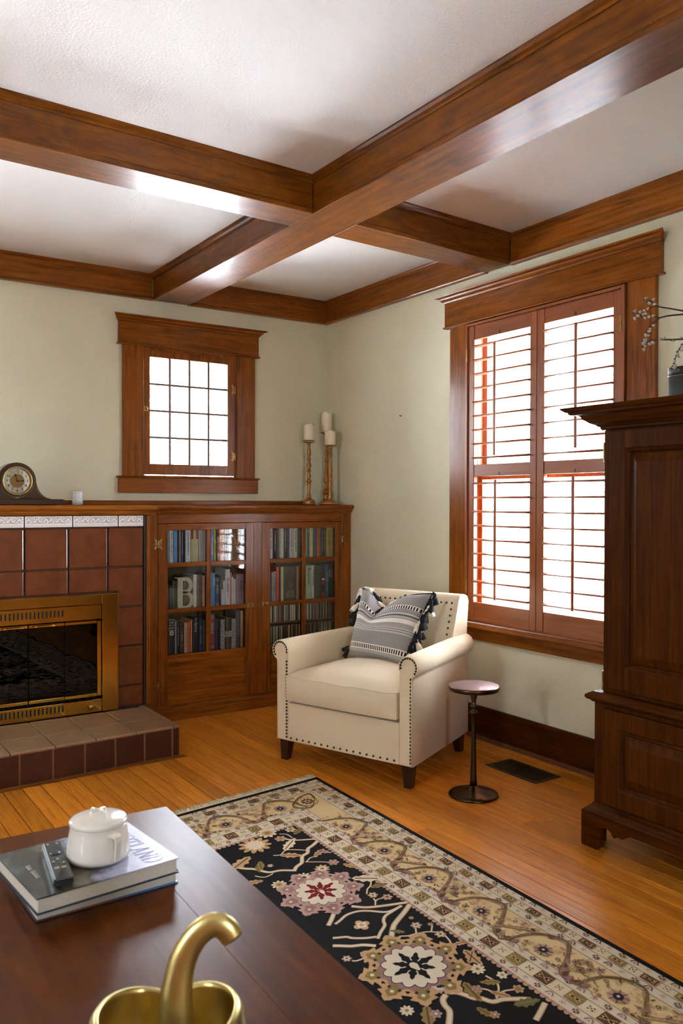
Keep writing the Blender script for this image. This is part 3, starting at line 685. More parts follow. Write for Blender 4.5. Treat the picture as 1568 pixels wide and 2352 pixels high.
# ---------------------------------------------------------------- books
BMAT = {}
def bmat(rgb, gloss=.45):
    if rgb not in BMAT: BMAT[rgb] = plain('book_cover', srgb(*rgb, gain=2.2), gloss, noise=.08, nscale=25)
    return BMAT[rgb]
ORD = ['first', 'second', 'third', 'fourth', 'fifth', 'sixth', 'seventh', 'eighth', 'ninth', 'tenth', 'eleventh', 'twelfth']
light_t = plain('pale_print', srgb(244, 242, 232), .6); dark_t = plain('dark_print', srgb(40, 34, 30), .6); red_t = plain('red_print', srgb(170, 50, 38), .6); gold_t = plain('gold_print', srgb(196, 160, 84), .5)
soft_l = plain('soft_pale_print', srgb(196, 192, 176), .6); soft_d = plain('soft_dark_print', srgb(112, 104, 94), .6)
PR = {'l': soft_l, 'd': soft_d, 'r': red_t, 'g': gold_t}
def make_book(x0, x1, z0, z1, rgb, label, group, ysp=-.252, depth=.15, deco='', lean=0.):
    xm = (x0+x1)/2; hw = (x1-x0)/2-.0004
    t = thing('book', label, 'book', (xm, ysp+depth/2, z0+.0006), 0, group); t.rotation_euler = (0, lean, 0)
    b = MB(); n = 6; y0 = -depth/2; h = z1-z0-.001
    prof = [(-hw, depth/2), (-hw, y0+.004)]+[(hw*math.cos(PI+PI*k/n), y0+.004+.004*math.sin(PI+PI*k/n)) for k in range(1, n)]+[(hw, y0+.004), (hw, depth/2)]
    ins = [(hw-min(.0022, hw*.4), depth/2), (hw-min(.0022, hw*.4), y0+.007), (-hw+min(.0022, hw*.4), y0+.007), (-hw+min(.0022, hw*.4), depth/2)]
    b.prism(prof+ins, 'z', 0, h); W[t] = W[t]
    build(b, 'cover', bmat(rgb), t, local=True)
    k = min(.0023, hw*.45)
    build(MB().box(-hw+k, y0+.0075, .002, hw-k, depth/2-.003, h-.003), 'page_block', M['pages'], t, local=True)
    if deco:
        mk, kind = deco[0], deco[1]; s = MB(); r2 = random.Random(int(x0*9999)); yy = y0-.0004
        if kind == 't':                                    # small run of lettering up the spine
            z = h*.22
            while z < h*.78:
                q = r2.uniform(.0022, .0052); k_ = r2.uniform(.12, .26)*hw; s.box(-k_, yy+.0001, z, k_+.12*hw, yy+.003, z+q*.7); z += q+(.007 if r2.random() < .14 else .0006)
        elif kind == 'b': s.box(-hw*.9, yy+.0008, h*.62, hw*.9, yy+.004, h*.86)
        elif kind == 'e':
            for zz in (.06, .1, .88, .93): s.box(-hw*.8, yy, h*zz, hw*.8, yy+.004, h*zz+.003)
            z = h*.45
            while z < h*.75: s.box(-hw*.5, yy, z, hw*.5, yy+.003, z+.003); z += .006
        build(s, 'spine_print', PR[mk], t, local=True)
    return t
def shelf_row(zoom_x0, items, zb, where, group, default_top):
    for i, it in enumerate(items):
        a, b_, cname, rgb = it[:4]; top = it[4] if len(it) > 4 and it[4] else None; deco = it[5] if len(it) > 5 else ''
        lean = it[6] if len(it) > 6 else 0
        x0 = bk(zoom_x0+a*.1403, 1300, -.252).x; x1 = bk(zoom_x0+b_*.1403, 1300, -.252).x
        z1 = bk(500, 1190+top*.1403, -.252).z if top else default_top-.012*((i*7) % 5)/4
        lo, hi = (-1.392, -.697) if zoom_x0 == 380 else (-.671, -.022)
        x0, x1 = max(x0, lo), min(x1, hi)
        if x1-x0 < .006: continue
        z1 = min(z1, zb+(.235 if zb > .8 else .22))
        if lean: z1 -= .006
        make_book(x0, x1, zb, z1, rgb, f'{cname} book, {ORD[i]} from left, {where}', group, deco=deco, lean=lean)
G = 'books behind the left glass door'; G2 = 'books behind the right glass door'
shelf_row(380, [(8, 64, 'teal blue', (70, 130, 150), None, 'lt'), (66, 128, 'cream', (206, 190, 160), None, 'rt'), (131, 200, 'bright blue', (74, 118, 170), None, 'lt'), (202, 226, 'dark brown', (46, 36, 28)), (227, 250, 'tan', (160, 138, 100)), (252, 298, 'navy', (44, 50, 84), None, 'lt'), (300, 326, 'black', (24, 22, 20)), (328, 412, 'pale green', (176, 196, 170), None, 'dt'), (416, 540, 'olive grey illustrated', (150, 142, 106), None, 'rb'), (545, 630, 'pale grey', (196, 194, 186)), (632, 690, 'cream brown', (176, 150, 120))],
          S3, 'top shelf, left half of left door', G, 1.145)
shelf_row(380, [(712, 738, 'black', (30, 30, 30)), (742, 790, 'deep blue', (24, 86, 140), None, 'lt', .02), (796, 826, 'lime green', (120, 190, 60)), (832, 882, 'dark maroon', (70, 36, 28)), (886, 960, 'pinkish tan', (176, 140, 120), None, 'dt'), (962, 1030, 'grey', (130, 128, 124), None, 'dt'), (1032, 1100, 'cream', (200, 188, 160), None, 'dt'), (1102, 1160, 'brown', (110, 76, 50), None, 'ge'), (1162, 1230, 'dark green', (44, 56, 40), None, 'ge'), (1232, 1310, 'buff', (190, 160, 120), None, 'dt')],
          S3, 'top shelf, right half of left door', G, 1.145)
shelf_row(380, [(20, 66, 'black', (26, 24, 24), 1040), (68, 112, 'charcoal', (44, 42, 42), 1056), (114, 200, 'dark green', (54, 58, 40), 985), (202, 300, 'dark olive', (70, 66, 42), 985), (302, 450, 'brown grey', (82, 68, 52), 930, 'gt'), (454, 516, 'cream', (196, 186, 158), 905), (518, 602, 'brown', (104, 84, 68), 908, 'dt'), (604, 648, 'salmon pink', (186, 130, 108), 930), (650, 690, 'dark brown', (58, 40, 30), 950)],
          S2, 'middle shelf, left half of left door', G, .84)
shelf_row(380, [(712, 816, 'blue with a cream label', (66, 108, 144), 895, 'lb'), (818, 884, 'dark blue', (36, 58, 88), 968, 'le'), (886, 912, 'black', (26, 28, 32), 940, 'lt'), (914, 942, 'grey white', (180, 182, 174), 1172), (944, 976, 'pale cream', (204, 200, 176), 1028), (978, 1060, 'tall ivory', (206, 202, 180), 842, 'dt'), (1062, 1084, 'dusty pink', (170, 120, 106), 905), (1086, 1116, 'off white', (212, 206, 186), 975), (1118, 1152, 'pale yellow', (200, 200, 160), 1014), (1156, 1310, 'wide mauve', (128, 100, 110), 935, 'dt')],
          S2, 'middle shelf, right half of left door', G, .84)
shelf_row(380, [(44, 154, 'black with white title blocks', (24, 24, 26), 1590), (157, 184, 'grey blue', (120, 126, 140), 1618), (187, 230, 'charcoal', (30, 30, 32), 1610, 'lt'), (233, 304, 'dark brown', (56, 36, 28), 1668, 'lt'), (307, 368, 'tan', (168, 134, 100), 1672, 'dt'), (371, 411, 'coral red', (180, 80, 64), 1655, 'dt'), (414, 440, 'ochre orange', (190, 130, 72), 1628), (443, 548, 'black with a white title', (28, 28, 32), 1660), (551, 608, 'navy', (42, 48, 78), 1620, 'lt'), (611, 640, 'dark gilt', (66, 58, 42), 1650, 'gt'), (643, 690, 'grey green', (110, 116, 110), 1670)],
          S1, 'bottom shelf, left half of left door', G, .585)
shelf_row(380, [(715, 812, 'tall plum red', (116, 54, 66), 1560, 'le'), (815, 890, 'dark navy', (36, 36, 46), 1650), (892, 990, 'black', (28, 26, 26), 1670), (992, 1070, 'brown', (86, 66, 44), 1640), (1072, 1148, 'dark grey', (40, 38, 36), 1660), (1151, 1228, 'speckled grey', (70, 66, 60), 1560, 'dt'), (1231, 1276, 'tan spined', (170, 124, 72), 1530)],
          S1, 'bottom shelf, right half of left door', G, .585)
shelf_row(590, [(190, 264, 'white', (206, 202, 190), None, 'dt'), (266, 328, 'black', (30, 28, 26), None, 'lt'), (330, 360, 'dark with a red top', (60, 40, 36), None, 'rb'), (362, 384, 'blue grey', (120, 128, 138)), (387, 442, 'cream', (200, 190, 160)), (445, 490, 'black spotted', (36, 34, 34), None, 'lt'), (492, 530, 'charcoal', (46, 44, 46)), (533, 596, 'lavender grey', (160, 152, 160), None, 'dt'), (599, 668, 'ivory', (196, 182, 150), None, 'dt'), (671, 722, 'dark olive', (56, 52, 36), None, 'gt'), (725, 775, 'straw yellow', (186, 170, 120))],
          S3, 'top shelf, left half of right door', G2, 1.145)
shelf_row(590, [(782, 828, 'grey green', (116, 132, 110), None, 'lt'), (830, 862, 'dark teal', (40, 96, 90), 290), (864, 922, 'cream', (186, 166, 126)), (925, 982, 'purple grey', (76, 66, 82)), (985, 1012, 'orange', (196, 86, 36)), (1015, 1046, 'brown', (112, 82, 46)), (1049, 1086, 'dark grey', (52, 46, 42), None, 'lt'), (1089, 1130, 'charcoal', (40, 36, 34), None, 'lt'), (1134, 1216, 'olive yellow', (146, 128, 56), None, 'dt'), (1219, 1300, 'mustard', (158, 138, 72))],
          S3, 'top shelf, right half of right door', G2, 1.145)
shelf_row(590, [(195, 240, 'royal blue', (54, 70, 120), 940), (243, 266, 'tan', (164, 140, 104), 935), (268, 316, 'marbled grey', (128, 130, 136), 920, 'dt'), (319, 369, 'bright red', (206, 62, 42), 815), (371, 392, 'navy', (50, 48, 80), 820), (394, 442, 'straw', (190, 164, 116), 815), (445, 646, 'wide dark grey portrait', (66, 62, 50), 775), (649, 690, 'light brown', (150, 112, 78), 770), (693, 775, 'maroon', (84, 44, 34), 800, 'dt')],
          S2, 'middle shelf, left half of right door', G2, .84)
shelf_row(590, [(782, 806, 'thin cream', (196, 190, 160), 850), (808, 891, 'pale sage green', (140, 162, 128), 722), (894, 941, 'white with black lettering', (206, 198, 176), 778), (944, 1046, 'wide dark green', (48, 58, 36), 700), (1049, 1117, 'black and red', (34, 18, 14), 930), (1120, 1178, 'blue', (30, 74, 110), 720, 'lt'), (1181, 1224, 'black and yellow', (26, 22, 18), 740, 'gb'), (1227, 1310, 'black', (24, 20, 16), 720, 'lt')],
          S2, 'middle shelf, right half of right door', G2, .84)
def find_book(s): return next(o for o in bpy.data.objects if o.get('label', '').startswith(s))
def spine_text(bkobj, s, mat, size, zc, vertical=True, dx=0.):
    loc = bkobj.location; y = -.252-.0018
    o = (loc.x+dx, y, zc)
    mt = frame_mtx(o, (0, 0, -1), (1, 0, 0)) if vertical else frame_mtx(o, (1, 0, 0), (0, 0, 1))
    W[bkobj] = Matrix.Translation(loc)
    return text_part(s, 'spine_title', mat, bkobj, size, mt)
spine_text(find_book('pale sage green'), 'Bouchon', dark_t, .030, .775)
spine_text(find_book('white with black lettering'), 'THE FRENCH', dark_t, .017, .765)
spine_text(find_book('black with a white title'), 'In ferno', light_t, .026, .525)
b = find_book('black with white title blocks'); W[b] = Matrix.Translation(b.location)
for k, (s, sz) in enumerate((('THE RISE', .0082), ('AND', .0115), ('FALL OF', .0092), ('ADOLF', .0112), ('HITLER', .0108))): spine_text(b, s, light_t, sz, .566-.0155*k, False)
rd = MB(); n = 24; c = (b.location.x, .505-.004); yy = -.2538
rd.prism([(c[0]+.0125*math.cos(2*PI*i/n), .4885+.0125*math.sin(2*PI*i/n)) for i in range(n)], 'y', yy, yy+.002); build(rd, 'spine_roundel', light_t, b)
rd = MB().prism([(c[0]+.006*math.cos(2*PI*i/n), .4885+.006*math.sin(2*PI*i/n)) for i in range(n)], 'y', yy-.0005, yy+.0005); build(rd, 'roundel_mark', red_t, b)
b = find_book('black and red'); W[b] = Matrix.Translation(b.location); hw = .0105
for nm, mt, z0, z1 in (('spine_band', red_t, .626, .668), ('spine_band', red_t, .715, .745), ('spine_band', light_t, .745, .757)):
    build(MB().box(b.location.x-hw, -.2535, z0, b.location.x+hw, -.249, z1), nm, mt, b)
# plain head and shoulders picture on the wide grey book
b = find_book('wide dark grey portrait'); W[b] = Matrix.Translation(b.location)
pm = plain('grey_print', srgb(128, 122, 104), .6, noise=.5, nscale=60); q = MB()
for pts_ in ([(.017*math.cos(2*PI*i/18), .088+.023*math.sin(2*PI*i/18)) for i in range(18)], [(-.034, .006), (.034, .006), (.033, .034), (.020, .050), (.008, .056), (-.008, .056), (-.020, .050), (-.033, .034)]):
    q.prism([(b.location.x+x_, S2+.02+z_) for x_, z_ in pts_], 'y', -.2538, -.251)
build(q, 'cover_picture', pm, b)
# letters standing in front of the books
def letter(name, label, ch, x0, x1, z0, z1, y0, y1, mat):
    t = thing(name, label, 'letter', ((x0+x1)/2, (y0+y1)/2, z0+.0006)); b = MB(); z0 += .0006; Wd, H = x1-x0, z1-z0
    if ch == 'H':
        sw = .27*Wd
        for c in ((x0, z0, x0+sw, z1), (x1-sw, z0, x1, z1), (x0+sw, z0+.40*H, x1-sw, z0+.60*H)): b.box(c[0], y0, c[1], c[2], y1, c[3])
    else:
        def halfD(za, zb, xr):
            h = zb-za; st = .25*Wd; out = [(x0+.16*Wd, za), (x0+.16*Wd, zb)]; inn = []; n = 10
            cx = xr-h/2
            o = [(cx+h/2*math.sin(PI*k/n), zb-h/2+h/2*math.cos(PI*k/n)) for k in range(n+1)]
            tk = .22*Wd; i_ = [(cx+(h/2-tk)*math.sin(PI*k/n), zb-h/2+(h/2-tk*.8)*math.cos(PI*k/n)) for k in range(n+1)]
            xl = x0+.16*Wd+st
            ring_o = [(xl, zb)]+o+[(xl, za)]; ring_i = [(xl, zb-tk*.8)]+i_+[(xl, za+tk*.8)]
            for k in range(len(ring_o)-1):
                b.prism([ring_o[k], ring_o[k+1], ring_i[k+1], ring_i[k]], 'y', y0, y1)
        zm = z0+.53*H
        halfD(zm-.04*H, z1, x1-.05*Wd); halfD(z0, zm+.04*H, x1)
        b.box(x0+.16*Wd, y0, z0, x0+.42*Wd, y1, z1).box(x0, y0, z1-.025*H, x0+.2*Wd, y1, z1)
    build(b, 'letter_body', mat, t, .0008); return t
glit = plain('pale_glitter', srgb(238, 222, 190), .7, noise=.25, nscale=500, bump=.3, bscale=600)
zx = lambda X, y=-.272: bk(380+X*.1403, 1300, y).x
# the letters stand on the front edge of the shelves, in front of the spines
letter('letter_b', 'pale glittery letter B standing before the books in the left door', 'B', zx(150), zx(470), S2, bk(420, 1190+968*.1403, -.262).z, -.2715, -.2565, glit)
mt, tr_, p_ = newmat('newsprint'); n_ = tr_.nodes.new('ShaderNodeTexNoise'); n_.inputs['Scale'].default_value = 260; r_ = tr_.nodes.new('ShaderNodeValToRGB'); co_ = tr_.nodes.new('ShaderNodeTexCoord')
r_.color_ramp.elements[0].position = .47; r_.color_ramp.elements[0].color = srgb(46, 46, 42); r_.color_ramp.elements[1].position = .53; r_.color_ramp.elements[1].color = srgb(236, 234, 224)
tr_.links.new(co_.outputs['Object'], n_.inputs[0]); tr_.links.new(n_.outputs[0], r_.inputs[0]); tr_.links.new(r_.outputs[0], p_.inputs['Base Color'])
letter('letter_h', 'letter H covered in black and white print, bottom shelf of left door', 'H', zx(905), zx(1150), S1, bk(520, 1190+1650*.1403, -.262).z, -.2715, -.2565, mt)

# compact disc cases, two rows
cdc = {'dark': (38, 34, 32), 'cream': (190, 176, 146), 'grey': (120, 114, 106), 'brown': (92, 62, 40), 'ochre': (150, 112, 52), 'rust': (120, 58, 36)}
cdm = {k: plain('case_spine_'+k, srgb(*v, gain=2.2), .25) for k, v in cdc.items()}; clear = plain('clear_case', srgb(150, 146, 138), .15, coat=.5)
protos = {}
rg = random.Random(9)
for row, (z0, lab) in enumerate(((S1, 'lower'), (.497, 'upper'))):
    x = -.668
    while x < -.036:
        c = rg.choices(list(cdc), (6, 5, 4, 2, 1, 1))[0]; wd = .0104
        lbl = f'{c} spined disc case in the {lab} row behind the right bookcase door'
        if (c,) not in protos:
            t = thing('disc_case', lbl, 'disc case', (x+wd/2, -.19, z0+.0005), 0, f'disc cases in the {lab} row')
            build(MB().box(-.0048, -.062, 0, .0048, .06, .1085), 'case', clear, t, .0006, local=True)
            build(MB().box(-.0037, -.0626, .004, .0037, -.0615, .105), 'spine_insert', cdm[c], t, local=True); protos[(c,)] = t
        else:
            src = protos[(c,)]; t = src.copy(); COL.objects.link(t); t.location = (x+wd/2, -.19+rg.uniform(-.002, .002), z0+.0005); t['label'] = lbl; t['group'] = f'disc cases in the {lab} row'; W[t] = Matrix.Translation(t.location)
            for ch in src.children:
                k = ch.copy(); COL.objects.link(k); k.parent = t
        x += wd+.0003

# ================================================================ THINGS ON THE MANTEL
MZ = 1.2287
def zoom8(X, Y): return (640+X*.12755, 900+.12755*Y)
def candlestick(label, cx_px, cy, base_Y, pan_Y, prof):
    """prof: list of (zoom Y, half width in zoom px)"""
    k = .12755*(Vector((0, 0, 0)).x + 1)
    P0 = bk(cx_px, 1150, cy); dist = (P0-CAM).dot(_f); s = .12755*dist/FPX
    t = thing('candlestick', label, 'candlestick', (P0.x, cy, MZ), 0, 'gilt candlesticks on the mantel end')
    pts = sorted([((base_Y-Y)*s, r*s) for Y, r in prof])
    H = pts[-1][0]; q = [(r, z) for z, r in pts]
    # foot, turned stem and pan are separate parts
    zf = (base_Y-prof_foot)*s
    foot = [(r, z) for r, z in q if z <= zf+1e-6]; stem = [(r, z) for r, z in q if zf-1e-6 <= z <= H-24*s]; pan = [(r, z) for r, z in q if z >= H-24*s-1e-6]
    for nm, pr in (('foot', foot), ('stem', stem), ('pan', pan)):
        if len(pr) > 1: build(MB().lathe(pr, (P0.x, cy, MZ), 24), nm, M['antgold'], t)
    return P0.x, cy, MZ+H, s
def candle(label, x, y, z, r, h, seed):
    rg = random.Random(seed); t = thing('candle', label, 'candle', (x, y, z), 0, 'white pillar candles'); n = 28; rings = []
    for rr, zz in ((r*.96, 0), (r, .003), (r, h*.5), (r, h-.006), (r*.97, h), (r*.86, h-.004), (r*.5, h-.010), (.001, h-.011)):
        rings.append([(x+rr*math.cos(2*PI*i/n), y+rr*math.sin(2*PI*i/n), z+zz+(.004*math.sin(3*2*PI*i/n+seed)+.002*math.sin(7*2*PI*i/n) if zz > h-.007 and rr > r*.6 else 0)) for i in range(n)])
    build(MB().loft(rings), 'wax_body', M['wax'], t); build(MB().tube([(x, y, z+h-.0105), (x+.001, y, z+h+.001)], .0012, 6), 'wick', M['ink'], t)
prof_foot = 1870
p1 = [(2000, 112), (1985, 118), (1968, 116), (1960, 108), (1955, 112), (1920, 100), (1895, 70), (1880, 44), (1870, 46), (1860, 42), (1800, 34), (1775, 24), (1768, 30), (1760, 22), (1745, 32), (1735, 22), (1715, 32), (1700, 22), (1680, 34), (1665, 24), (1640, 38), (1620, 30), (1605, 28), (1590, 48), (1570, 54), (1550, 44), (1535, 22), (1500, 36), (1470, 34), (1430, 26), (1410, 24), (1395, 40), (1380, 40), (1365, 24), (1345, 26), (1330, 38), (1315, 32), (1295, 46), (1280, 44), (1240, 26), (1200, 24), (1185, 38), (1170, 36), (1150, 24), (1140, 28), (1060, 38), (1030, 38), (960, 24), (910, 24), (905, 36), (885, 38), (880, 104), (866, 112), (842, 116), (840, 100)]
a = candlestick('left gilt candlestick with bobbin turned stem, standing apart on the mantel end', 709, -.17, 2000, 842, p1)
candle('left white pillar candle, on the candlestick standing apart', a[0], a[1], a[2]+.0005, 95*a[3], 290*a[3], 1)
prof_foot = 1930
p3 = [(2000, 168), (1985, 172), (1970, 168), (1955, 150), (1945, 140), (1930, 90), (1920, 66), (1900, 44), (1870, 36), (1850, 42), (1835, 34), (1825, 40), (1800, 36), (1760, 26), (1745, 34), (1730, 26), (1680, 30), (1640, 38), (1600, 40), (1570, 30), (1555, 20), (1535, 34), (1525, 22), (1510, 40), (1490, 40), (1478, 22), (1460, 30), (1435, 34), (1425, 24), (1390, 36), (1360, 40), (1310, 30), (1250, 22), (1210, 20), (1185, 30), (1160, 20), (1130, 22), (1118, 32), (1100, 22), (1085, 42), (1070, 42), (1055, 24), (1030, 34), (1015, 22), (1005, 30), (995, 46), (985, 40), (970, 60), (962, 54), (945, 100), (935, 108), (933, 90)]
c = candlestick('front gilt candlestick, shortest of the right hand pair on the mantel', 757.5, -.215, 2005, 935, p3)
candle('shortest white pillar candle, in front of the tallest one', c[0], c[1], c[2]+.0005, 99*c[3], 260*c[3], 2)
prof_foot = 1940
p2 = [(1990, 110), (1975, 114), (1960, 104), (1945, 90), (1940, 66), (1880, 60), (1850, 70), (1840, 62), (1800, 58), (1790, 70), (1770, 72), (1755, 80), (1740, 60), (1700, 38), (1660, 28), (1640, 36), (1625, 26), (1600, 30), (1570, 54), (1540, 52), (1500, 40), (1300, 26), (1250, 24), (1230, 36), (1205, 36), (1190, 22), (1170, 34), (1150, 30), (1135, 22), (1080, 40), (1050, 36), (980, 22), (900, 24), (800, 30), (740, 26), (735, 40), (715, 60), (700, 110), (692, 112), (690, 96)]
d = candlestick('back gilt candlestick, tallest, in the room corner behind another', 749.5, -.105, 1990, 690, p2)
candle('tallest white pillar candle, in the room corner', d[0], d[1], d[2]+.0005, 94*d[3], 350*d[3], 3)

# votive glass
vx = bk(178, 1140, -.26); vt = thing('votive_glass', 'small clear pressed glass votive cup on the mantel beside the clock', 'glass', (vx.x, -.26, MZ))
b = MB(); n = 32; rings = []
for r, z in ((.018, 0), (.024, .0015), (.026, .02), (.027, .045), (.0285, .074), (.0272, .0745), (.0245, .045), (.023, .008), (.001, .007)):
    rings.append([(vx.x+(r+(.0012*math.sin(i*PI/2) if .01 < z < .06 and r > .0255 else 0))*math.cos(2*PI*i/n), -.26+(r+(.0012*math.sin(i*PI/2) if .01 < z < .06 and r > .0255 else 0))*math.sin(2*PI*i/n), MZ+.0003+z) for i in range(n)])
b.loft(rings); build(b, 'cup', M['votive'], vt)
b = MB()
for k in range(5):
    for i in range(14):
        a_ = 2*PI*(i+.5*(k % 2))/14; b.ball((vx.x+.0265*math.cos(a_), -.26+.0265*math.sin(a_), MZ+.008+k*.011), .0028, 6, 4)
hob = plain('pressed_glass_beads', srgb(214, 220, 216), .1, coat=1.0); o = build(b, 'hobnail_beads', hob, vt); o['kind'] = 'stuff'

# mantel clock
CYF = -.245; cc = bk(39.3, 1104.6, CYF); cs = .12755*(cc-CAM).dot(_f)/FPX
ck = thing('mantel_clock', 'dark wooden tambour mantel clock with round cream dial', 'clock', (cc.x, -.2, MZ))
walnut = wood('clock_walnut', srgb(44, 26, 14), srgb(62, 38, 20), srgb(78, 50, 28), 'X', .3, .3)
def cpt(X, Y): return (cc.x+(X-308)*cs, cc.z-(Y-428)*cs)
right = [(640, 440), (652, 500), (672, 560), (705, 620), (745, 668), (795, 710), (850, 738), (905, 752)]
half = [cpt(*p) for p in right]
arc = [(cc.x+332*cs*math.cos(t), cc.z+332*cs*math.sin(t)) for t in [PI*k/24 for k in range(1, 24)]]
outl = half[::-1]+[cpt(638, 420)]+arc; left = [(2*cc.x-x, z) for x, z in ([cpt(638, 420)]+half)]
zb_ = MZ+.031
body = [(half[-1][0], zb_)]+half[::-1]+[cpt(638, 420)]+arc+left+[(left[-1][0], zb_)]
build(MB().prism(body, 'y', CYF, -.14), 'case', walnut, ck, .002)
bx_ = cpt(1155, 0)[0]; rr = .014
bp = [(2*cc.x-bx_+rr, zb_)]; bp = [(bx_-rr, zb_), (bx_-.004, zb_-.005), (bx_, zb_-rr), (bx_, MZ+.003), (bx_-.06, MZ+.003)]
bp = bp+[(2*cc.x-x, z) for x, z in bp[::-1]]; build(MB().prism(bp, 'y', CYF-.012, -.128), 'base', walnut, ck, .002)
for sx in (-1, 1):
    for y in (CYF-.005, -.150): build(MB().box(cc.x+sx*(bx_-cc.x-.02)-.02, y, MZ+.0003, cc.x+sx*(bx_-cc.x-.02)+.02, y+.015, MZ+.0033), 'foot', M['darkleg'], ck)
def disc(r, y0, y1, n=48, c=None): 
    c = c or (cc.x, cc.z); return MB().prism([(c[0]+r*math.cos(2*PI*i/n), c[1]+r*math.sin(2*PI*i/n)) for i in range(n)], 'y', y0, y1)
def ring(ri, ro, y0, y1, n=48):
    rings = []
    for r, y in ((ri, y1), (ri, y0), (ro, y0), (ro, y1)): rings.append([(cc.x+r*math.cos(2*PI*i/n), y, cc.z+r*math.sin(2*PI*i/n)) for i in range(n)])
    rings.append(rings[0]); return MB().loft(rings, True, False, False)
inlay = plain('pale_inlay', srgb(140, 108, 58), .4)
ii = MB(); ii.tube([(x, CYF-.0005, z) for x, z in [(cc.x+(p[0]-cc.x)*.93, p[1]+.002) for p in half[2:]]+[(2*cc.x-half[-1][0], half[-1][1]+.002)]], .0016, 5)
ii.tube([(x, CYF-.0005, z) for x, z in [(2*cc.x-(cc.x+(p[0]-cc.x)*.93), p[1]+.002) for p in half[2:]]], .0016, 5)
ii.tube([(cc.x+290*cs*math.cos(t), CYF-.0005, cc.z+290*cs*math.sin(t)) for t in [PI*1.08+PI*.84*k/24 for k in range(25)]], .0016, 5)
ii.prism([cpt(308-45, 735), cpt(308, 752), cpt(308+45, 735), cpt(308, 716)], 'y', CYF-.001, CYF+.001)
build(ii, 'inlay_line', inlay, ck)
bz = build(ring(232*cs, 262*cs, CYF-.010, CYF), 'bezel', M['oldbrass'], ck, .002, 2)
dl = build(disc(232*cs, CYF-.004, CYF-.0005), 'dial', M['cream'], ck)
build(disc(124*cs, CYF-.0046, CYF-.004), 'dial_centre', plain('gilt_centre', srgb(160, 126, 66), .4, metal=.6), dl)
for k in range(12):
    a_ = PI/2-2*PI*(k+1)/12; o_ = (cc.x+172*cs*math.cos(a_), CYF-.0046, cc.z+172*cs*math.sin(a_))
    W[dl] = W[ck]; text_part(str(k+1), 'numeral', M['ink'], dl, .0215, frame_mtx(o_, (1, 0, 0), (0, 0, 1)))
mk = MB()
for k in range(60):
    a_ = 2*PI*k/60; r0, r1 = (212*cs, 224*cs); wd = .0006
    ca, sa = math.cos(a_), math.sin(a_)
    mk.add([(cc.x+r0*ca-wd*sa, CYF-.0045, cc.z+r0*sa+wd*ca), (cc.x+r1*ca-wd*sa, CYF-.0045, cc.z+r1*sa+wd*ca), (cc.x+r1*ca+wd*sa, CYF-.0045, cc.z+r1*sa-wd*ca), (cc.x+r0*ca+wd*sa, CYF-.0045, cc.z+r0*sa-wd*ca)], [(0, 1, 2, 3)])
build(mk, 'minute_track', M['ink'], dl)
def hand(nm, ang, L_, wd):
    ca, sa = math.cos(ang), math.sin(ang); P = lambda a_, b_: (cc.x+a_*ca-b_*sa, cc.z+a_*sa+b_*ca)
    build(MB().prism([P(-.006, -wd*.5), P(L_*.55, -wd*.5), P(L_*.7, -wd), P(L_, 0), P(L_*.7, wd), P(L_*.55, wd*.5), P(-.006, wd*.5)], 'y', CYF-.0062, CYF-.0055), nm, M['ink'], dl)
hand('hour_hand', PI/2-2*PI*3/12+.03, 122*cs, .0042); hand('minute_hand', PI/2+2*PI*2.8/60, 150*cs, .003)
build(disc(.004, CYF-.0068, CYF-.005, 12), 'hand_boss', M['ink'], dl)
g = MB(); rings = []
for k in range(7):
    a_ = k/6*PI/2; rings.append([(cc.x+230*cs*math.cos(a_)*math.cos(2*PI*i/40), CYF-.009-.010*math.sin(a_), cc.z+230*cs*max(math.cos(a_), .001)*math.sin(2*PI*i/40)) for i in range(40)])
g.loft(rings, True, False); build(g, 'dial_glass', M['glass'], ck)

# ================================================================ ARMCHAIR
U = Vector((.345, -.939)).normalized(); ang = math.atan2(U.y, U.x)
ac = thing('armchair', 'cream linen club armchair with dark nailhead trim in the corner', 'armchair', (-.957, -1.62, 0), ang)
LN = M['linen']
def armring(sgn, b_, shift=0., inset=0., dz=0.):
    pts = [(.312+inset, .10+inset), (.312+inset, .515)]
    cx, cz, r = .3615, .532, .0505-inset
    for k in range(15):
        a_ = PI*1.02-(PI*1.02+PI*.36)*k/14; pts.append((cx+r*math.cos(a_), cz+r*math.sin(a_)))
    pts += [(.382-inset, .475), (.382-inset, .10+inset)]
    return [(sgn*(x-shift), b_, z+(dz if z > .3 else 0)) for x, z in pts]
for sgn in (1, -1):
    rings = [armring(sgn, .0, 0, .006), armring(sgn, .006, 0, 0), armring(sgn, .2, .022, 0, .004), armring(sgn, .45, .052, 0, .008), armring(sgn, .665, .078, 0, .010), armring(sgn, .675, .080, .008, .01)]
    a_ = build(MB().loft(rings), 'arm', LN, ac, local=True)
    w_ = MB(); pr = armring(sgn, -.0015, 0, .004); w_.tube(pr[1:], .0024, 6); build(w_, 'welt', LN, a_, local=True)
def nails(lst, par):
    nb = MB()
    for x, b_, z, nx, nbb, nz in lst:
        N_ = Vector((nx, nbb, nz)).normalized(); A = N_.orthogonal().normalized(); B = N_.cross(A); n = 8; c = Vector((x, b_, z)); rings = []
        for r, h in ((.0056, -.001), (.0053, .0012), (.0038, .0028), (.0004, .0034)): rings.append([c+N_*h+A*(r*math.cos(2*PI*i/n))+B*(r*math.sin(2*PI*i/n)) for i in range(n)])
        nb.loft(rings)
    o = build(nb, 'nailhead_trim', M['nail'], par, local=True); o['kind'] = 'stuff'; return o
nl_ = []
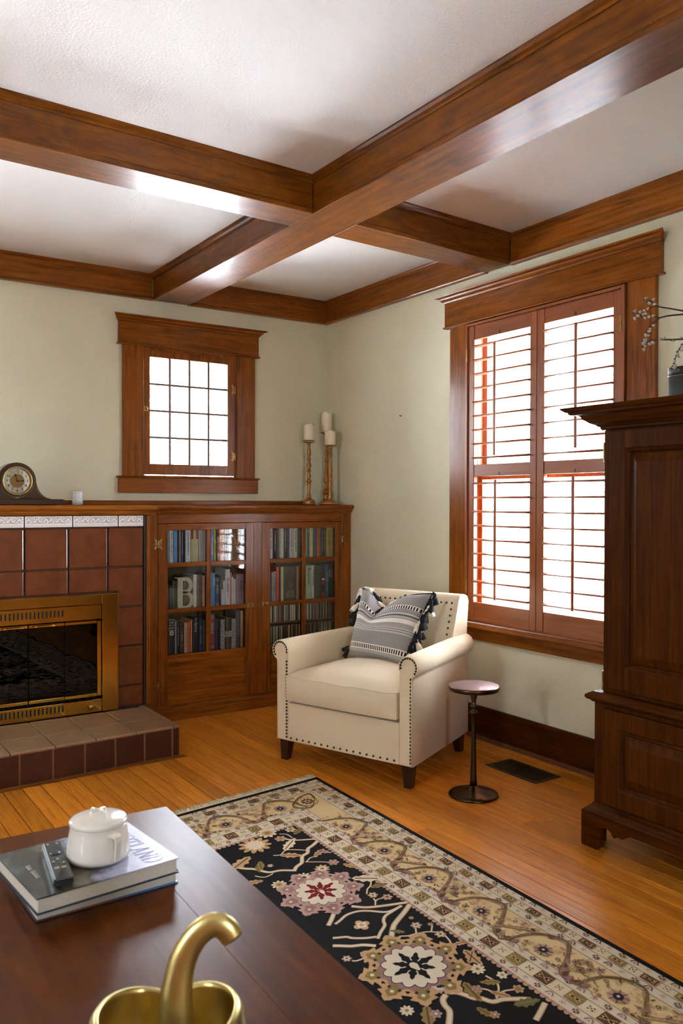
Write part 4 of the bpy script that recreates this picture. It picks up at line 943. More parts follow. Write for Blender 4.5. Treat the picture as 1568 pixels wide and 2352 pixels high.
for sgn in (1, -1):
    xi = .322 if sgn < 0 else .374
    z = .118
    while z < .49: nl_.append((sgn*xi, -.001, z, 0, -1, 0)); z += .0158
    for k in range(13):
        a_ = (PI*1.05-PI*1.25*k/12) ; nl_.append((sgn*(.3615+.0405*math.cos(a_)), -.001, .532+.0405*math.sin(a_), 0, -1, 0))
    z = .118
    while z < .47 and sgn < 0: nl_.append((sgn*.382, .010, z, sgn, 0, 0)); z += .0158
for k in range(17): nl_.append((-.295+k*.0366, -.0005, .116, 0, -1, 0))
# front skirt, seat deck
build(MB().box(-.3135, .0, .100, .3135, .05, .284), 'front_rail', LN, ac, .006, 2, local=True)
build(MB().tube([(-.31, -.0005, .104), (.31, -.0005, .104)], .0022, 6), 'welt', LN, ac, local=True)
build(MB().box(-.255, .05, .12, .255, .60, .275), 'seat_deck', LN, ac, .004, 2, local=True)
# seat cushion
sc_ = MB(); NX, NY = 22, 18; top = []
def seat_pt(s, t, up):
    x = .3118*s*(1-.17*(t+1)/2); y = .245+.262*t
    e = (1-abs(s)**8)*(1-abs(t)**8); cr = .042*(1-s*s)*(1-t*t)+.010*math.sin(3*s+t)*0
    wr = .0022*math.sin(9*s+2*t)*(1-t)*.5*(1 if up else .4)
    r = max(0, e)**.5
    y2 = y+(.0)*r
    return (x, y2-.010*(1-abs(s)**4)*(1 if t < -.95 else 0), (.415+.028*r+cr+wr) if up else (.3-.013*r))
rings = []
for j in range(NY+1):
    t = -1+2*j/NY; rings.append([seat_pt(-1+2*i/NX, t, True) for i in range(NX+1)])
sc_.loft(rings, False, False)
bot = []
for j in range(NY+1):
    t = -1+2*j/NY; bot.append([seat_pt(-1+2*i/NX, t, False) for i in range(NX+1)])
sc_.loft(bot, False, False)
def border(row, t):
    up = [seat_pt(-1+2*i/NX, t, True) for i in range(NX+1)]; dn = [seat_pt(-1+2*i/NX, t, False) for i in range(NX+1)]
    bul = -.014 if t < 0 else .0
    bb = [bul*max(0, 1-abs(-1+2*i/NX)**10) for i in range(NX+1)]
    mid = [(x, y+w_, (z+dz)/2) for (x, y, z), (_, _, dz), w_ in zip(up, dn, bb)]; q1 = [(x, y+w_*.8, z*.8+dz*.2) for (x, y, z), (_, _, dz), w_ in zip(up, dn, bb)]; q2 = [(x, y+w_*.8, z*.2+dz*.8) for (x, y, z), (_, _, dz), w_ in zip(up, dn, bb)]
    sc_.loft([up, q1, mid, q2, dn], False, False)
border(0, -1); border(NY, 1)
for s in (-1, 1):
    up = [seat_pt(s, -1+2*j/NY, True) for j in range(NY+1)]; dn = [seat_pt(s, -1+2*j/NY, False) for j in range(NY+1)]; sc_.loft([up, dn], False, False)
cu_ = build(sc_, 'seat_cushion', LN, ac, local=True)
build(MB().tube([seat_pt(-1+2*i/NX, -1, True) for i in range(NX+1)], .0028, 6), 'piping', LN, cu_, local=True)
# back
bprof = [(.47, .30), (.485, .44), (.515, .60), (.553, .735), (.562, .764), (.576, .784), (.602, .792), (.640, .790), (.668, .780), (.680, .755), (.676, .60), (.666, .40), (.656, .101)]
def bring(x, k): 
    c = (.58, .5); wz = 1-k*.02
    return [(x*(.90+.10*min(1, max(0, (z-.1)/.65))), c[0]+(y-c[0])*(1-k*.12), c[1]+(z-c[1])*(1-k*.018)) for y, z in bprof]
build(MB().loft([bring(-.302, 1), bring(-.297, .25), bring(-.290, 0), bring(-.1, -.08), bring(.1, -.08), bring(.290, 0), bring(.297, .25), bring(.302, 1)]), 'backrest', LN, ac, local=True)
for k in range(19): nl_.append((-.270+k*.030, .5535, .752, 0, -1, .25))
for k in range(1, 6):
    z = .752-k*.030; yy_ = .553-(.735-z)*.281+.0
    for sx in (-1, 1): nl_.append((sx*(.270-.0010*k), yy_-.002, z, 0, -1, .25))
nails(nl_, ac)
for (x, y, dx_, dy_) in ((-.345, .035, -.004, -.006), (.345, .035, .004, -.006), (-.262, .63, -.004, .012), (.262, .63, .004, .012)):
    lg = MB(); r0, r1 = .017, .026
    lg.loft([[(x+dx_+a*r0, y+dy_+b_*r0, .0005) for a, b_ in ((-1, -1), (1, -1), (1, 1), (-1, 1))], [(x+a*r1, y+b_*r1, .102) for a, b_ in ((-1, -1), (1, -1), (1, 1), (-1, 1))]], True, True, False)
    build(lg, 'leg', M['darkleg'], ac, .0015, local=True)

# throw pillow
mt, t_, p_ = newmat('woven_stripe'); N = t_.nodes.new; L = t_.links.new
uv = N('ShaderNodeUVMap'); sx_ = N('ShaderNodeSeparateXYZ'); L(uv.outputs[0], sx_.inputs[0])
rp = N('ShaderNodeValToRGB'); rp.color_ramp.interpolation = 'CONSTANT'; es = rp.color_ramp.elements
dk, md_, lt, wh = srgb(110, 108, 106), srgb(172, 168, 164), srgb(198, 194, 188), srgb(236, 230, 218)
bands = [(0, md_), (.055, lt), (.10, wh), (.112, md_), (.17, wh), (.18, md_), (.375, lt), (.40, dk), (.41, lt), (.43, dk), (.44, lt), (.46, md_), (.525, wh), (.585, md_), (.60, lt), (.625, dk), (.645, lt), (.655, wh), (.665, md_), (.725, md_), (.775, wh), (.785, md_)]
es[0].position = 0; es[0].color = bands[0][1]; es[1].position = bands[1][0]; es[1].color = bands[1][1]
for pos, c_ in bands[2:]: e_ = es.new(pos); e_.color = c_
L(sx_.outputs[1], rp.inputs[0])
def wave_(sx, sy, thr):                      # woven diagonal: sin products
    m1 = N('ShaderNodeMath'); m1.operation = 'MULTIPLY_ADD'; m1.inputs[1].default_value = sx; L(sx_.outputs[0], m1.inputs[0])
    m2 = N('ShaderNodeMath'); m2.operation = 'MULTIPLY'; m2.inputs[1].default_value = sy; L(sx_.outputs[1], m2.inputs[0]); L(m2.outputs[0], m1.inputs[2])
    s_ = N('ShaderNodeMath'); s_.operation = 'SINE'; L(m1.outputs[0], s_.inputs[0]); return s_
w1_, w2_ = wave_(230, 230, 0), wave_(230, -230, 0)
pm_ = N('ShaderNodeMath'); pm_.operation = 'MULTIPLY'; L(w1_.outputs[0], pm_.inputs[0]); L(w2_.outputs[0], pm_.inputs[1])
gt = N('ShaderNodeMath'); gt.operation = 'GREATER_THAN'; gt.inputs[1].default_value = .05; L(pm_.outputs[0], gt.inputs[0])
mixc = N('ShaderNodeMix'); mixc.data_type = 'RGBA'; mixc.blend_type = 'MULTIPLY'
mask = N('ShaderNodeValToRGB'); mask.color_ramp.interpolation = 'CONSTANT'; me_ = mask.color_ramp.elements
me_[0].position = 0; me_[0].color = (.5, .5, .5, 1); me_[1].position = .10; me_[1].color = (0, 0, 0, 1)
for pos, v_ in ((.18, .6), (.375, .15), (.525, 0), (.585, .2), (.665, .5), (.72, 0), (.785, .55)): e_ = me_.new(pos); e_.color = (v_, v_, v_, 1)
L(sx_.outputs[1], mask.inputs[0]); fm = N('ShaderNodeMath'); fm.operation = 'MULTIPLY'; L(gt.outputs[0], fm.inputs[0]); L(mask.outputs[0], fm.inputs[1])
L(fm.outputs[0], mixc.inputs[0]); L(rp.outputs[0], mixc.inputs[6]); mixc.inputs[7].default_value = (.12, .11, .11, 1)
lw = wave_(190, 0, 0); lg_ = N('ShaderNodeMath'); lg_.operation = 'GREATER_THAN'; lg_.inputs[1].default_value = 0; L(lw.outputs[0], lg_.inputs[0])
lm = N('ShaderNodeValToRGB'); lm.color_ramp.interpolation = 'CONSTANT'; le = lm.color_ramp.elements; le[0].position = 0; le[0].color = (0, 0, 0, 1); le[1].position = .112; le[1].color = (1, 1, 1, 1)
for pos, v_ in ((.165, 0), (.728, 1), (.775, 0)): e_ = le.new(pos); e_.color = (v_, v_, v_, 1)
L(sx_.outputs[1], lm.inputs[0]); f2 = N('ShaderNodeMath'); f2.operation = 'MULTIPLY'; L(lm.outputs[0], f2.inputs[0]); L(lg_.outputs[0], f2.inputs[1])
mx2 = N('ShaderNodeMix'); mx2.data_type = 'RGBA'; L(lm.outputs[0], mx2.inputs[0]); L(mixc.outputs[2], mx2.inputs[6]); mx2.inputs[7].default_value = srgb(34, 32, 32)
mx3 = N('ShaderNodeMix'); mx3.data_type = 'RGBA'; L(f2.outputs[0], mx3.inputs[0]); L(mx2.outputs[2], mx3.inputs[6]); mx3.inputs[7].default_value = wh
L(mx3.outputs[2], p_.inputs['Base Color']); p_.inputs['Roughness'].default_value = .95; M['pillow'] = mt
def chair_plane(u, v, b_):                 # pixel -> point on the plane at depth b_ of the chair
    V_ = Vector((-U.y, U.x, 0)); o_ = Vector((-.957, -1.62, 0))+V_*b_; r = _ray(u, v); return CAM+r*((o_-CAM).dot(V_)/r.dot(V_))
TLp, TRp, BLp, BRp = chair_plane(832, 1352, .475), chair_plane(992, 1364, .465), chair_plane(800, 1505, .330), chair_plane(928, 1533, .325)
nrm = (TRp-TLp).cross(BLp-TLp).normalized()
if nrm.dot(CAM-TLp) < 0: nrm = -nrm
pc = (TLp+TRp+BLp+BRp)/4
pw = thing('throw_pillow', 'grey and white woven striped pillow with black and cream tassels on the armchair', 'pillow', (pc.x, pc.y, min(BLp.z, BRp.z)))
def pil(s, t, side):
    P = BLp*(1-s)*(1-t)+BRp*s*(1-t)+TLp*(1-s)*t+TRp*s*t
    a_, b_ = 2*s-1, 2*t-1
    P = P+(pc-P)*(.07*((1-a_*a_)*(b_**4)+(1-b_*b_)*(a_**4)))      # slightly concave edges between the corners
    th = .068*max(0, (1-a_**4))**.6*max(0, (1-b_**4))**.6
    nt_ = math.exp(-((a_+.36)/(.22 if a_ < -.36 else .52))**2)*max(0, (t-.30)/.7)**1.3
    P = P+Vector((0, 0, -.088*nt_))
    th *= 1-.75*math.exp(-((a_+.36)/.16)**2)*max(0, (t-.45)/.55)
    return P+nrm*(th*side*(1.0 if side > 0 else .8))
NP = 30; b = MB(); rf, rb = [], []
for j in range(NP+1): rf.append([pil(i/NP, j/NP, 1) for i in range(NP+1)]); rb.append([pil(i/NP, j/NP, -1) for i in range(NP+1)])
b.loft(rf, False, False); b.loft(rb, False, False)
for q in range(2):
    for j in range(NP+1):
        for i in range(NP+1): b.uv[q*(NP+1)**2+j*(NP+1)+i] = (i/NP, j/NP)
build(b, 'pillow_cover', mt, pw)
tasb = plain('black_yarn', srgb(30, 30, 34), .95, noise=.3, nscale=900); tasw = plain('cream_yarn', srgb(232, 222, 200), .95, noise=.08, nscale=900)
def tassel_mb():
    b = MB(); n = 10; rings = []
    for r, z in ((.0015, .004), (.004, 0), (.0065, -.005), (.005, -.009), (.0075, -.014), (.0105, -.034), (.0095, -.040), (.001, -.036)):
        rings.append([((r+(.0016*(i % 2) if z < -.02 else 0))*math.cos(2*PI*i/n), (r+(.0016*(i % 2) if z < -.02 else 0))*math.sin(2*PI*i/n), z-(.004*(i % 2) if z < -.035 else 0)) for i in range(n)])
    return b.loft(rings)
tp = {}; rg = random.Random(21)
def tassel(P, kind, rot, sc=1.0):
    loc = P-Vector(pw.location)
    if kind not in tp:
        o = build(tassel_mb(), 'tassel', tasb if kind == 'b' else tasw, pw, local=True); o['label'] = 'black yarn tassel' if kind == 'b' else 'cream yarn tassel'; o.location = loc; o.rotation_euler = rot; o.scale = (sc,)*3; tp[kind] = o
    else: copy_part(tp[kind], pw, loc, rot, (sc,)*3)
n_r = 13
for k in range(n_r):
    t = .06+.93*k/(n_r-1); P = pil(1, t, 1)+U.to_3d()*.010
    tassel(P+Vector((0, 0, .01)), 'b' if k % 3 != 1 else 'w', (rg.uniform(-.4, .4), rg.uniform(-.2, .5), 0), rg.uniform(1.3, 1.65))
    tassel(P+nrm*.012+U.to_3d()*.016, 'w' if k % 3 == 1 else 'b', (rg.uniform(-.5, .5), rg.uniform(-.4, .6), 0), rg.uniform(1.2, 1.6))
for k in range(10):
    s = .05+.62*k/9; P = pil(s, 1, 1)
    tassel(P+nrm*.012+Vector((0, 0, .006)), 'wwbwbwbwbb'[k], (rg.uniform(-.3, .3)-.3, rg.uniform(-1.2, -.2) if k < 4 else rg.uniform(.3, 1.3), 0), rg.uniform(1.1, 1.45))
for k in range(5):
    P = pil(0, .97-.10*k, 1)-U.to_3d()*.012
    tassel(P+Vector((0, 0, .008)), 'wbwbb'[k], (0, rg.uniform(.1, .9), 0), 1.4)
P = pil(0, .04, 1)-U.to_3d()*.006; tassel(P+Vector((0, 0, .015)), 'b', (0, .6, 0), 1.1); tassel(P+Vector((0, 0, .03)), 'b', (.2, 1.0, 0), .9)
build(MB().tube([pil(1, t/20, .0)+U.to_3d()*.002 for t in range(21)], .0035, 6), 'edge_braid', tasb, pw)
build(MB().tube([pil(t/30, 1, .0)+Vector((0, 0, .002)) for t in range(31)], .003, 6), 'edge_braid', tasb, pw)

# ================================================================ SIDE TABLE
sx0, sy0, szt = -.637, -2.160, .470
st = thing('side_table', 'small round dark bronze drinks table beside the armchair', 'side table', (sx0, sy0, 0))
tt = plain('mottled_bronze_top', srgb(126, 96, 96), .38, metal=.55, noise=.12, nscale=40)
build(MB().lathe([(.001, .0005), (.103, .0005), (.106, .004), (.103, .010), (.085, .016), (.045, .023), (.022, .032), (.016, .042)], (sx0, sy0, 0), 40), 'base', M['bronze'], st)
build(MB().lathe([(.016, .042), (.0135, .07), (.012, .12), (.0105, .2), (.0095, .30), (.0105, .345), (.017, .350), (.0175, .357), (.011, .362), (.010, .372), (.016, .378), (.016, .384), (.010, .390), (.0095, .402), (.015, .424), (.018, .440)], (sx0, sy0, 0), 24), 'stem', M['bronze'], st)
tpd = build(MB().lathe([(.018, szt-.030), (.095, szt-.022), (.105, szt-.020), (.1085, szt-.014), (.1085, szt-.004), (.1065, szt-.0005)], (sx0, sy0, 0), 48), 'table_top', M['bronze'], st)
build(MB().lathe([(.1065, szt-.0008), (.1045, szt), (.001, szt)], (sx0, sy0, 0), 48), 'top_surface', tt, tpd)

# floor register
fv = thing('floor_register', 'flat dark metal floor vent under the big window', 'vent', (-.228, -2.045, .0003))
vx0, vx1, vy0, vy1 = -.313, -.145, -2.205, -1.890; fr = MB()
for c in ((vx0, vy0, vx1, vy0+.018), (vx0, vy1-.018, vx1, vy1), (vx0, vy0+.018, vx0+.018, vy1-.018), (vx1-.018, vy0+.018, vx1, vy1-.018)): fr.box(c[0], c[1], .0004, c[2], c[3], .0045)
rm = plain('register_brown', srgb(70, 50, 32), .45, metal=.5); build(fr, 'frame', rm, fv, .001)
box('damper', M['soot_and_shade'], vx0+.018, vy0+.018, .0004, vx1-.018, vy1-.018, .0012, fv, 0)
y = vy0+.024
while y < vy1-.022: build(MB().box(vx0+.018, y, .0013, vx1-.018, y+.004, .0040), 'slat', rm, fv); y += .0098

# ================================================================ ARMOIRE
ar = thing('armoire', 'tall dark cherry armoire with raised panel doors against the window wall', 'armoire', (-.33, -3.38, 0))
AF = -.618; AY0, AY1 = -2.818, -3.942                    # front plane, left and right sides
build(MB().box(AF+.001, AY1, .566, -.075, AY0, 1.508), 'upper_case', M['darkZ'], ar, .002)
build(MB().box(AF-.018, AY1-.012, .164, -.075, AY0+.022, .528), 'lower_case', M['darkZ'], ar, .002)
def surround(name, prof, f, yl, yr, mat):               # moulding on front and both sides; prof (out, z)
    rings = []
    for kx, ky in (((-.075), 'l'), (f, 'l'), (f, 'r'), (-.075, 'r')):
        ring = []
        for o, z in prof:
            y = (yl+o) if ky == 'l' else (yr-o); x = kx if kx > -.1 else f-o
            ring.append((x, y, z))
        rings.append(ring)
    return build(MB().loft(rings, True, True, False), name, mat, ar)
surround('cornice', [(-.03, 1.5085), (.006, 1.5085), (.010, 1.513), (.010, 1.519), (.016, 1.521), (.022, 1.527), (.036, 1.533), (.052, 1.546), (.060, 1.558), (.066, 1.562), (.084, 1.563), (.090, 1.567), (.090, 1.571), (.098, 1.574), (.108, 1.582), (.112, 1.586), (.110, 1.589), (-.03, 1.589)], AF, AY0, AY1, M['darkY'])
build(MB().box(AF, AY1, 1.5715, -.08, AY0, 1.5895), 'top_board', M['darkY'], ar)
surround('waist_moulding', [(-.03, .5285), (.012, .5285), (.016, .534), (.026, .538), (.031, .545), (.030, .553), (.022, .559), (.010, .5655), (-.03, .5655)], AF-.012, AY0+.016, AY1-.006, M['darkY'])
surround('base_moulding', [(-.03, .1285), (.026, .1285), (.029, .132), (.026, .137), (.018, .142), (.012, .150), (.004, .156), (.001, .1635), (-.03, .1635)], AF-.016, AY0+.024, AY1-.016, M['darkY'])
FXF = AF-.038
fo = [(-2.7545, .018), (-2.757, .0005), (-2.82, .0005), (-2.836, .016), (-2.838, .060), (-2.841, .078), (-2.852, .088), (-2.868, .090), (-2.884, .084), (-2.893, .071), (-2.899, .066), (-2.910, .075), (-2.920, .075), (-2.934, .073), (-2.949, .082), (-2.958, .090), (-2.972, .094)]
mid_ = (AY0+AY1)/2; mir = [(2*mid_-y, z) for y, z in fo]
out = [(fo[0][0], .128)]+fo+mir[::-1]+[(mir[0][0], .128)]
build(MB().prism(out, 'x', FXF, FXF+.024), 'bracket_foot_board', M['darkY'], ar, .0015)
for y0, y1 in ((-2.7548, -2.79), (2*mid_+2.7548, 2*mid_+2.79)):
    build(MB().box(FXF+.0245, y0, .0005, FXF+.10, y1, .128), 'side_foot', M['darkZ'], ar, .0015); build(MB().box(-.16, y0, .0005, -.08, y1, .128), 'side_foot', M['darkZ'], ar, .0015)
def panel_door(ya, yb_, z0, z1, px, st, rail_b, nm):     # ya > yb_
    d = MB(); X0, X1 = px-.020, px-.0005
    d.box(X0, ya-st, z0, X1, ya, z1).box(X0, yb_, z0, X1, yb_+st, z1).box(X0, yb_+st, z0, X1, ya-st, z0+rail_b).box(X0, yb_+st, z1-st, X1, ya-st, z1)
    do = build(d, nm, M['darkZ'], ar, .002)
    a, b_, c, e_ = ya-st, yb_+st, z0+rail_b, z1-st
    mo = MB()
    for k, (dd, xx) in enumerate(((0, X0+.001), (.006, X0+.006), (.012, X0+.004), (.016, X0+.013))):
        pass
    loop = lambda dd, xx: [(xx, a-dd, c+dd), (xx, b_+dd, c+dd), (xx, b_+dd, e_-dd), (xx, a-dd, e_-dd)]
    mo.loft([loop(0, X0+.001), loop(.005, X0+.004), loop(.009, X0+.002), loop(.016, X0+.012), loop(.016, X1)], True, False, False); build(mo, 'panel_moulding', M['darkZ'], do)
    rp_ = MB(); rp_.loft([loop(.0165, X0+.014), loop(.021, X0+.012), loop(.045, X0+.003), loop(.049, X0+.001)], True, True, False); build(rp_, 'raised_panel', M['darkZ'], do)
    return do
ym = (AY0+AY1)/2
for s in (0, 1):
    ya, yb_ = (AY0-.040, ym+.0015) if s == 0 else (ym-.0015, AY1+.040)
    du = panel_door(ya, yb_, .585, 1.500, AF, .062, .085, 'upper_door'); dl_ = panel_door(ya+(.006 if s == 0 else 0), yb_, .178, .515, AF-.019, .062, .062, 'lower_door')
    yk = (ym+.035) if s == 0 else (ym-.035)
    for z, px, dd in ((1.02, AF-.02, du), (.40, AF-.039, dl_)):
        kb = MB(); kb.loft([[(px-h, yk+r*math.cos(2*PI*i/14), z+r*math.sin(2*PI*i/14)) for i in range(14)] for r, h in ((.006, 0), (.006, .010), (.014, .016), (.013, .023), (.001, .026))]); build(kb, 'knob', M['oldbrass'], dd)
for z in (1.43, .605):
    build(MB().box(AF+.0005, AY0+.0005, z-.035, AF+.012, AY0+.006, z+.035), 'hinge', M['oldbrass'], ar, .001)

# smart speaker, vase and willow
spx, spy = -.36, -2.975; AT = 1.590
sk = thing('speaker', 'small dark grey wireless speaker on the armoire', 'speaker', (spx, spy, AT))
grille = plain('speaker_grille', srgb(58, 58, 52), .6, bump=.3, bscale=900); spt = plain('speaker_band', srgb(40, 40, 38), .4)
def rrect(hx, hy, r, n=6): return [(sx_*(hx-r)+r*math.cos(a0+PI/2*k/n), sy_*(hy-r)+r*math.sin(a0+PI/2*k/n)) for sx_, sy_, a0 in ((1, 1, 0), (-1, 1, PI/2), (-1, -1, PI), (1, -1, 1.5*PI)) for k in range(n+1)]
rr_ = [(spx+x, spy+y) for x, y in rrect(.058, .060, .045)]
build(MB().prism(rr_, 'z', AT+.0005, AT+.112, True), 'grille', grille, sk)
build(MB().prism([(spx+(x-spx)*1.01, spy+(y-spy)*1.01) for x, y in rr_], 'z', AT+.1125, AT+.116, True), 'trim_ring', plain('silver_ring', srgb(150, 150, 140), .35, metal=.8), sk)
bt = build(MB().prism([(spx+(x-spx)*1.004, spy+(y-spy)*1.004) for x, y in rr_], 'z', AT+.1165, AT+.146, True), 'top_band', spt, sk, .002)
dirn = Vector((-.86, .06, 0)).normalized()
text_part('SONOS', 'wordmark', plain('grey_print', srgb(150, 150, 140), .5), sk, .013, frame_mtx((spx-.0595, spy+.012, AT+.131), (0, -1, 0), (0, 0, 1)))
vs = thing('vase', 'white ceramic vase holding the willow branches on the armoire, just outside the picture', 'vase', (-.36, -3.32, AT))
build(MB().lathe([(.001, .0005), (.05, .0005), (.075, .03), (.085, .08), (.07, .15), (.04, .19), (.036, .21), (.042, .225), (.036, .226), (.03, .20), (.06, .14), (.06, .05), (.001, .02)], (-.36, -3.32, AT), 28), 'body', M['enamel'], vs)
bk_m = plain('willow_bark', srgb(44, 26, 18), .7); ctm = plain('catkin_fur', srgb(176, 164, 146), .95, sheen=.6, noise=.2, nscale=300); ctd = plain('bud_scale', srgb(52, 30, 20), .6)
WX = -.42
def wp(u, v): return rt(u, v, WX)
def branch(label, main, sides, cats):
    P0 = Vector((-.36, -3.32, AT+.215)); t = thing('willow_branch', label, 'branch', P0, 0, 'pussy willow branches in the vase')
    b = MB(); pts = [Vector((-.36, -3.32, AT+.06)), P0, P0.lerp(wp(*main[0]), .5)+Vector((0, 0, .035))]+[wp(*p) for p in main]
    b.tube(pts, [.004]*3+[.0034-.0022*i/len(main) for i in range(len(main))], 6)
    for s in sides: b.tube([wp(*p) for p in s], [.0024-.0016*i/len(s) for i in range(len(s))], 6)
    build(b, 'stem', bk_m, t); rg = random.Random(len(label))
    for (u, v, an) in cats:
        c = wp(u, v)-P0; r = .0062
        if 'proto' not in branch.__dict__:
            q = MB().ball((0, 0, .006), .0062, 10, 8, (.8, .8, 1.35)); q.mat(1).ball((0, 0, -.001), .0042, 8, 6, (1, 1, 1.2)); branch.proto = build(q, 'catkin', [ctm, ctd], t, local=True); o = branch.proto; o.location = c
        else: o = copy_part(branch.proto, t, c)
        o.rotation_euler = (math.radians(an), rg.uniform(-.5, .5), 0); k = rg.uniform(.85, 1.15); o.scale = (k, k, k)
branch('upper twig of pussy willow reaching left over the speaker', [(1600, 722), (1568, 714), (1545, 710), (1520, 706), (1505, 703), (1494, 706), (1490, 710)], [[(1505, 703), (1498, 695), (1490, 690), (1480, 687)]],
       [(1480, 687, 70), (1487, 695, 120), (1497, 691, 40), (1499, 699, 100), (1484, 711, 60), (1476, 713, 100), (1480, 718, 130), (1466, 718, 70), (1462, 724, 120), (1456, 728, 150), (1455, 718, 40)])
branch('forked middle twig of pussy willow', [(1600, 722), (1568, 722), (1545, 724), (1530, 726), (1515, 730), (1505, 737), (1498, 743), (1494, 747), (1485, 764), (1480, 778)], [[(1514, 730), (1504, 728), (1492, 727), (1478, 726)]],
       [(1496, 727, 80), (1487, 727, 110), (1479, 728, 130), (1474, 724, 60), (1497, 746, 120), (1491, 753, 150), (1487, 760, 110), (1482, 766, 160), (1485, 771, 90), (1480, 780, 140), (1477, 786, 100)])
branch('lower twig of pussy willow with a hanging end', [(1600, 778), (1568, 779), (1545, 780), (1525, 780), (1510, 779), (1497, 782), (1485, 785), (1474, 784)], [[(1590, 779), (1570, 788), (1560, 800), (1552, 815), (1548, 835)]],
       [(1512, 779, 90), (1522, 779, 60), (1543, 782, 110), (1560, 778, 70), (1495, 785, 120), (1488, 787, 140), (1478, 782, 70), (1480, 792, 150), (1474, 789, 100), (1476, 799, 160), (1566, 793, 150), (1561, 803, 120), (1555, 810, 160), (1554, 818, 120), (1549, 826, 170), (1548, 836, 150), (1545, 842, 130)])

# ================================================================ COFFEE TABLE
TZ = .45
ct = thing('coffee_table', 'large reddish brown wooden coffee table on the rug in the foreground', 'coffee table', (-2.85, -3.45, .0115), math.radians(-2.3))
ct.location.z = 0; W[ct] = Matrix.Translation(Vector((-2.85, -3.45, 0))) @ Matrix.Rotation(math.radians(-2.3), 4, 'Z')
TX1, TX0, TYB, TYF = .632, -.62, .716, -.62           # local extents
inv = W[ct].inverted(); c1 = inv @ fl(378, 1845, TZ); c2 = inv @ fl(930, 2352, TZ); c3 = inv @ fl(0, 1935, TZ)
TX1 = (c1.x+c2.x)/2; TYB = (c1.y+c3.y)/2
nb = 8; wd = (TX1-TX0)/nb
for i in range(nb):
    x0 = TX0+wd*i; build(MB().box(x0+.00003, TYF, TZ-.030, x0+wd-.00003, TYB, TZ), 'tabletop_board', M['table'], ct, 0 if 0 < i < nb-1 else .0012, 1, local=True)
for c in ((TX0+.05, TYF+.05, TX1-.05, TYF+.072), (TX0+.05, TYB-.072, TX1-.05, TYB-.05), (TX0+.05, TYF+.073, TX0+.072, TYB-.073), (TX1-.072, TYF+.073, TX1-.05, TYB-.073)):
    build(MB().box(c[0], c[1], TZ-.11, c[2], c[3], TZ-.0305), 'apron', M['table'], ct, .002, local=True)
for x in (TX0+.045, TX1-.115):
    for y in (TYF+.045, TYB-.115): 
        build(MB().loft([[(x+.035+a*.024, y+.035+b_*.024, .0118) for a, b_ in ((-1, -1), (1, -1), (1, 1), (-1, 1))], [(x+.035+a*.033, y+.035+b_*.033, TZ-.0305) for a, b_ in ((-1, -1), (1, -1), (1, 1), (-1, 1))]], True, True, False), 'leg', M['table'], ct, .003, local=True)

# books lying on the table
def flat_book(label, corner_bl, xdir, L_, Wd, z0, th, cov, lower, top_m, spine_left=True):
    rz = math.atan2(xdir.y, xdir.x); t = thing('book', label, 'book', (corner_bl.x, corner_bl.y, z0), rz)
    # local x along the length, y away; spine on the far long side (y = Wd)
    build(MB().box(0, 0, .0003, L_, Wd, .003), 'back_cover', lower, t, .0006, local=True)
    build(MB().box(0, 0, th-.003, L_, Wd, th), 'front_cover', top_m, t, .0006, local=True)
    build(MB().box(0, Wd-.0035, .0031, L_, Wd, th-.0031), 'spine', cov, t, local=True)
    build(MB().box(.004, .004, .0031, L_-.004, Wd-.0036, th-.0031), 'page_block', M['pages'], t, local=True)
    return t
def cover_mat(name, stops, scale, axis=0, nz=.25):
    mt, t, p = newmat(name); N = t.nodes.new; L = t.links.new
    co = N('ShaderNodeTexCoord'); sp = N('ShaderNodeSeparateXYZ'); L(co.outputs['Object'], sp.inputs[0])
    n = N('ShaderNodeTexNoise'); n.inputs['Scale'].default_value = 14; n.inputs['Detail'].default_value = 8; n.inputs['Roughness'].default_value = .65; L(co.outputs['Object'], n.inputs['Vector'])
    a = N('ShaderNodeMath'); a.operation = 'MULTIPLY'; a.inputs[1].default_value = scale; L(sp.outputs[axis], a.inputs[0])
    b = N('ShaderNodeMath'); b.operation = 'MULTIPLY_ADD'; b.inputs[1].default_value = nz; L(n.outputs[0], b.inputs[0]); L(a.outputs[0], b.inputs[2])
    r = N('ShaderNodeValToRGB'); es = r.color_ramp.elements; es[0].position = stops[0][0]; es[0].color = srgb(*stops[0][1]); es[1].position = stops[-1][0]; es[1].color = srgb(*stops[-1][1])
    for ps, c in stops[1:-1]: e_ = es.new(ps); e_.color = srgb(*c)
    L(b.outputs[0], r.inputs[0]); L(r.outputs[0], p.inputs['Base Color']); p.inputs['Roughness'].default_value = .4; p.inputs['Coat Weight'].default_value = .08; return mt
a0, a1, a2 = fl(84, 2066, .511), fl(411, 1970, .511), fl(34, 1955, .511)
xd = (a1-a0).normalized(); LB, WB = (a1-a0).length, (a2-a0).length
navy = plain('navy_cloth', srgb(36, 40, 62), .5); bluec = cover_mat('blue_jacket', [(.1, (40, 50, 70)), (.45, (150, 96, 70)), (.6, (60, 110, 170)), (.8, (70, 130, 190)), (1, (60, 120, 180))], 2.6)
scen = cover_mat('landscape_jacket', [(.28, (84, 86, 88)), (.36, (40, 42, 26)), (.50, (58, 56, 32)), (.60, (104, 98, 70)), (.66, (64, 64, 70)), (.76, (160, 162, 186)), (.9, (196, 192, 212)), (.95, (206, 202, 220))], 2.6, 0, .62)
b0, b1 = fl(82, 2121, TZ), fl(409, 2028, TZ); xd2 = (b1-b0).normalized()
flat_book('lower picture book with blue jacket edge, under another book on the coffee table', b0, xd2, (b1-b0).length, .265, TZ+.0004, .0285, navy, bluec, navy)
